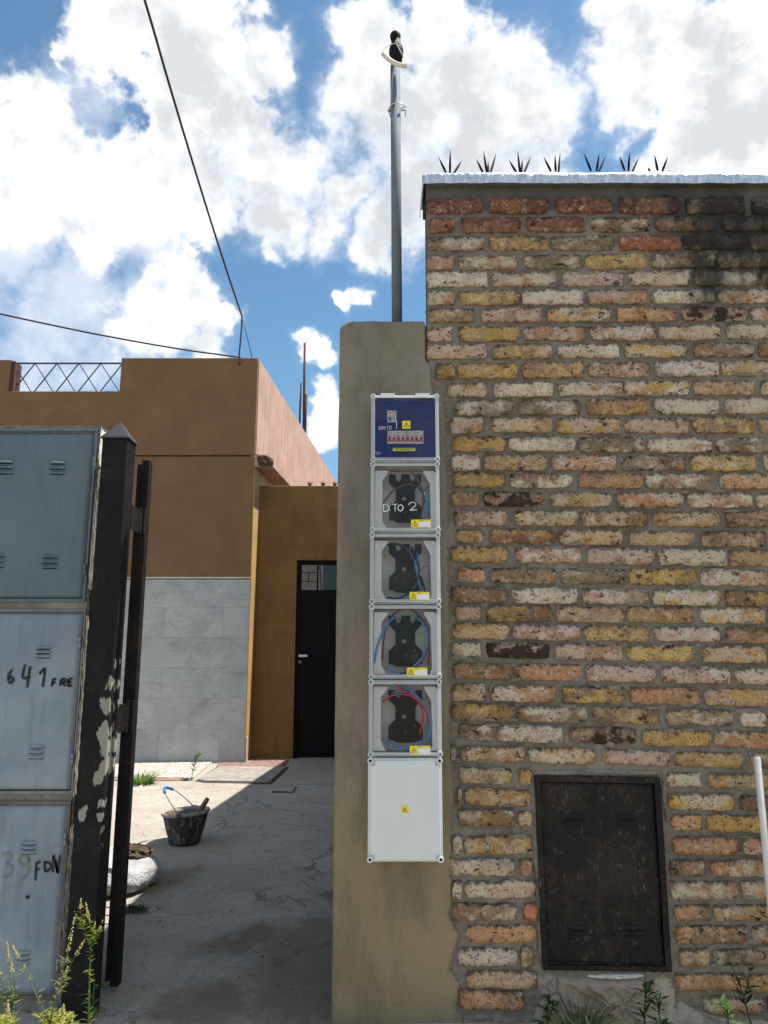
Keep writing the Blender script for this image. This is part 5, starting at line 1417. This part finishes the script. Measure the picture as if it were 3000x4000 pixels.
# ------------------------------------------------------------------ plants
def leaf_quad(m, p, d, up, L, w):
    d = d.normalized(); s_ = d.cross(up); s_ = s_.normalized() if s_.length > 1e-4 else Vector((1, 0, 0)); n_ = s_.cross(d)
    m.add([p, p+d*L*.45+s_*w/2+n_*L*.06, p+d*L-n_*L*.10, p+d*L*.45-s_*w/2+n_*L*.06, p+d*L*.5-n_*.0], [(0,1,2,4),(0,4,2,3)])
def stem_weed(name, base, h, lean, label, cat='weed', group=None, leafL=.05, leafW=.008, nl=60, mat='leaf_green', flower=True, branches=4, seed=1, stem='leaf_green', feather=True, start=.25, fmat='flower_yellow', path=None, heads=None):
    rs = random.Random(seed); t = thing(name, base, label, cat, group)
    lm = MB(); fm_ = MB(); stems = []
    def mk(p0, d, L, r0):
        pts = [p0]; dd = d.normalized()
        for i in range(8):
            dd = (dd+Vector((rs.uniform(-.1, .1), rs.uniform(-.1, .1), .05))).normalized(); pts.append(pts[-1]+dd*L/8)
        return pts, r0
    main = mk(Vector(base), Vector((lean[0], lean[1], 1)), h, .0042)
    if path: q_ = cat_rom(path, 8); main = ([q_[round(i*(len(q_)-1)/8)] for i in range(9)], .0042)
    stems.append(main)
    for hd_ in (heads or []): q_ = cat_rom(hd_, 8); stems.append(([q_[round(i*(len(q_)-1)/8)] for i in range(9)], .0026))
    for b_i in range(branches):
        f_ = rs.uniform(.35, .85); p = main[0][int(f_*8)]; a_ = rs.uniform(0, 6.28)
        stems.append(mk(p, Vector((math.cos(a_)*.55, math.sin(a_)*.55, .9)), h*(1.02-f_)*rs.uniform(.7, 1.05), .0026))
    for k, (pts, r0) in enumerate(stems):
        MB().tube(pts, [r0*(1-.7*i/8) for i in range(9)], 5).build('stem', stem, t, smooth=True)
        nn = nl if k == 0 else nl//2
        for i in range(nn):
            f_ = rs.uniform(start if k == 0 else .05, .97); j = f_*8; p = pts[int(j)].lerp(pts[min(8, int(j)+1)], j-int(j)); a_ = rs.uniform(0, 6.28)
            d = Vector((math.cos(a_), math.sin(a_), rs.uniform(.1, .9)))
            L = leafL*rs.uniform(.5, 1.15)*(1.1-.5*f_)
            leaf_quad(lm, p, d, Vector((0, 0, 1)), L, leafW*rs.uniform(.7, 1.2))
            if feather:
                for q in (.35, .6):
                    for sg in (-1, 1):
                        sd_ = Vector((-d.y, d.x, 0))*sg*.8+d*.6
                        leaf_quad(lm, p+d.normalized()*L*q, sd_, Vector((0, 0, 1)), L*.38, leafW*.6)
        if flower:
            tip = pts[-1]; dd = (pts[-1]-pts[-2]).normalized(); FL = h*.13*(1 if k == 0 else .7)
            for i in range(46 if k == 0 else 26):
                f_ = rs.random(); a_ = rs.uniform(0, 6.28); rr_ = .0048*(1.1-f_)
                c_ = tip-dd*FL*.25+dd*FL*f_+Vector((math.cos(a_)*rr_, math.sin(a_)*rr_, 0)); s_ = rs.uniform(.0016, .0028)
                fm_.add([c_+Vector((s_,0,0)), c_+Vector((-s_,0,0)), c_+Vector((0,s_,0)), c_+Vector((0,-s_,0)), c_+Vector((0,0,s_)), c_+Vector((0,0,-s_))],
                        [(0,2,4),(2,1,4),(1,3,4),(3,0,4),(2,0,5),(1,2,5),(3,1,5),(0,3,5)])
    lm.build('leaves', mat, t, kind='stuff')
    if flower and fm_.v: fm_.build('flower_spike', fmat, t, kind='stuff')
    return t
def tuft(name, base, n, h, w, spread, mat, label, cat='grass', seed=3, group=None):
    rs = random.Random(seed); m = MB()
    for i in range(n):
        a_ = rs.uniform(0, 6.28); r_ = spread*math.sqrt(rs.random()); p = Vector(base)+Vector((math.cos(a_)*r_, math.sin(a_)*r_*.7, -.005))
        d = Vector((math.cos(a_)*rs.uniform(.1, .8), math.sin(a_)*rs.uniform(.1, .8), 1)).normalized(); L = h*rs.uniform(.5, 1.1); s_ = Vector((-math.sin(a_), math.cos(a_), 0))
        ww = w*rs.uniform(.6, 1.2); vs = []
        for k in range(5):
            f_ = k/4; c_ = p+d*L*f_+Vector((math.cos(a_), math.sin(a_), 0))*L*.45*f_*f_-Vector((0, 0, 1))*L*.25*f_**3
            vs += [c_+s_*ww*(1-f_**1.5)/2, c_-s_*ww*(1-f_**1.5)/2]
        m.add(vs, [(2*k, 2*k+1, 2*k+3, 2*k+2) for k in range(4)])
    return tag(m.build(name, mat), label, cat, group)
# tall flowering weed by the post
wp_ = P(352, 3975, 3.1); wp_.z = .0
hw_ = P(315, 3535, 3.1).z
kw = 700/1659.0
def TW(x, y): return P(x*kw, 3400+y*kw, 3.03)
stem_weed('tall_weed', (TW(820,1400).x, 3.03, 0), .4, (0, 0), 'single tall flowering weed growing in front of the black gate post', leafL=.03, leafW=.0045, nl=64, mat='leaf_yellow', branches=0, seed=5, feather=False, start=.08,
          path=[Vector((TW(825,1400).x, 3.03, -.01)), TW(825,1200), TW(828,950), TW(840,750), TW(850,620), TW(825,480), TW(812,400)],
          heads=[[TW(840,720), TW(810,620), TW(770,500), TW(750,410), TW(748,330)], [TW(845,720), TW(880,650), TW(905,590), TW(925,535)], [TW(842,680), TW(855,620), TW(868,550)], [TW(790,560), TW(745,480), TW(722,440)]])
stem_weed('tall_weed', (wp_.x+.02, 3.08, 0), .22, (.05, 0), 'short young weed at the foot of the tall flowering weed', leafL=.07, leafW=.013, nl=16, mat='leaf_green', branches=0, seed=8, flower=False, feather=False)
# bush of weeds at the lower left
LWB = [(-1.05,2.62,.52,(.16,0),41,'tallest grey green weed in front of the bottom meter door'),(-1.17,2.7,.46,(-.05,.05),42,'upright flowering weed at the left picture edge before the bottom meter door'),
       (-1.13,2.58,.36,(.1,0),43,'yellow green weed in the middle of the clump at the lower left'),(-1.02,2.7,.33,(.12,0),44,'yellow green weed on the right side of the clump at the lower left'),
       (-1.2,2.6,.34,(-.1,0),45,'yellow green weed at the far left of the clump at the lower left'),(-1.08,2.74,.30,(0,0),46,'low weed behind the clump at the lower left'),
       (-1.0,2.6,.26,(.1,0),47,'low weed spilling right over the pale stone'),(-1.15,2.66,.30,(0,0),48,'bushy low weed at the heart of the lower left clump')]
for i, (x, y, h, ln, sd__, lab) in enumerate(LWB):
    stem_weed('weed', (x, y, -.01), h*(.97 if i < 2 else .82), ln, lab, 'weed', 'weeds before the bottom meter door', leafL=.06 if i > 1 else .04, leafW=.006, nl=42 if i > 1 else 24, mat='leaf_yellow' if i > 1 else 'leaf_dry', branches=4, seed=sd__, flower=i < 4, feather=i > 1, start=.1, fmat='flower_yellow', stem='leaf_dry' if i < 2 else 'leaf_yellow')
rk = blob(Vector((-1.10, 2.46, .08)), .17, .12, .19, 61, .3, 26, 16, .6).build('pale_stone', 'rock_white', smooth=True)
tag(rk, 'pale whitish stone at the bottom left corner under the weeds', 'stone')
# yard weeds
tp = PG(552, 3062); tuft('grass_tuft', tp, 150, .17, .016, .11, 'leaf_green', 'bright green grass tuft on the sunlit pebble strip beside the gate', seed=12)
sp_ = PG(748, 3046); stem_weed('thin_weed', sp_, P(752, 2938, sp_.y).z-sp_.z, (.02, 0), 'thin upright weed at the corner of the pebble paving', leafL=.09, leafW=.012, nl=46, mat='leaf_green', branches=1, seed=15, flower=False, feather=False)
mp = PG(520, 3560)
mmz = MB(); rs = random.Random(4)
for i in range(420):
    a_ = rs.uniform(0, 6.28); r_ = rs.random(); p = mp+Vector((math.cos(a_)*r_*.085-.01+(.06 if i % 5 == 0 else 0), math.sin(a_)*r_*.06, .004+.03*(1-r_)*rs.random()))
    leaf_quad(mmz, p, Vector((rs.uniform(-1, 1), rs.uniform(-1, 1), rs.uniform(-.1, .6))), Vector((0, 0, 1)), .02, .006)
tag(mmz.build('moss_clump', 'leaf_dark'), 'small dark green clump of wilted weed on the shaded concrete', kind='stuff')
# weeds at the foot of the brick wall
bt = P(2310, 3990, 3.0)
tuft('grass_tuft', (P(2260, 3900, 3.04).x, 3.06, 0), 150, .19, .0042, .075, 'leaf_dark', 'dark feathery weed tuft at the wall foot below the black cabinet', 'weed', seed=21)
tuft('grass_tuft', (P(2330, 3900, 2.9).x, 2.9, .0), 34, .17, .005, .035, 'leaf_green', 'bright yellow green sprig in front of the dark tuft below the black cabinet', 'weed', seed=22)
for i, (px, dd, h, lab, mt) in enumerate(((2520,3.1,.24,'broad leaved creeper climbing the bricks right of the black cabinet','leaf_dark'), (2940,3.08,.28,'tall broad leaved weed beside the white pole','leaf_dark'), (2850,3.02,.16,'young pale green leafy shoot left of the white pole','leaf_green'), (2590,3.06,.16,'low leafy weed at the wall foot right of the dark tuft','leaf_dark'), (2130,3.1,.17,'sparse weed in the cracked mortar left of the dark tuft','leaf_dark'))):
    x = P(px, 3950, dd).x
    stem_weed('leafy_weed', (x, dd, -.01), h, (random.uniform(-.2, .2), 0), lab, 'weed', 'weeds along the foot of the brick wall', leafL=.07, leafW=.018, nl=13, mat=mt, branches=2, seed=70+i, flower=False, feather=False, start=.2, stem='leaf_dark')
# pebbles, twigs and mortar crumbs
rs = random.Random(9); dbm = MB()
for i in range(900):
    if i < 620: px, py = rs.uniform(480, 1290), rs.uniform(3020, 4000)
    else: px, py = rs.gauss(1150, 120), rs.uniform(3550, 4000)
    if px > 1300: continue
    p = PG(px, py); s_ = rs.uniform(.0015, .006)*(1 if rs.random() < .93 else 2.0)
    vs = [p+Vector((rs.uniform(-1, 1)*s_, rs.uniform(-1, 1)*s_, rs.uniform(0, 1)*s_+.002)) for _ in range(5)]
    dbm.add(vs, [(0,1,2),(0,2,3),(0,3,1),(4,2,1),(4,3,2),(4,1,3)])
tag(dbm.build('gravel_crumbs', 'crumb'), 'loose grit and mortar crumbs scattered over the yard floor', kind='stuff')
tw = MB()
for i in range(60):
    if i < 20: px, py = rs.gauss(600, 30), rs.gauss(3475, 18)
    elif i < 40: px, py = rs.gauss(870, 30), rs.gauss(2976, 5)
    else: px, py = rs.uniform(1000, 1300), rs.uniform(2980, 3600)
    p = PG(px, py)+Vector((0, 0, .006)); a_ = rs.uniform(0, 3.14); L = rs.uniform(.03, .10)
    d = Vector((math.cos(a_), math.sin(a_), rs.uniform(0, .1)))*L
    tw.tube([p-d/2, p+Vector((rs.uniform(-.01, .01), rs.uniform(-.01, .01), .006)), p+d/2], .0022, 4)
tag(tw.build('twigs', 'dry_straw'), 'dry twigs and straw lying on the yard floor', kind='stuff')
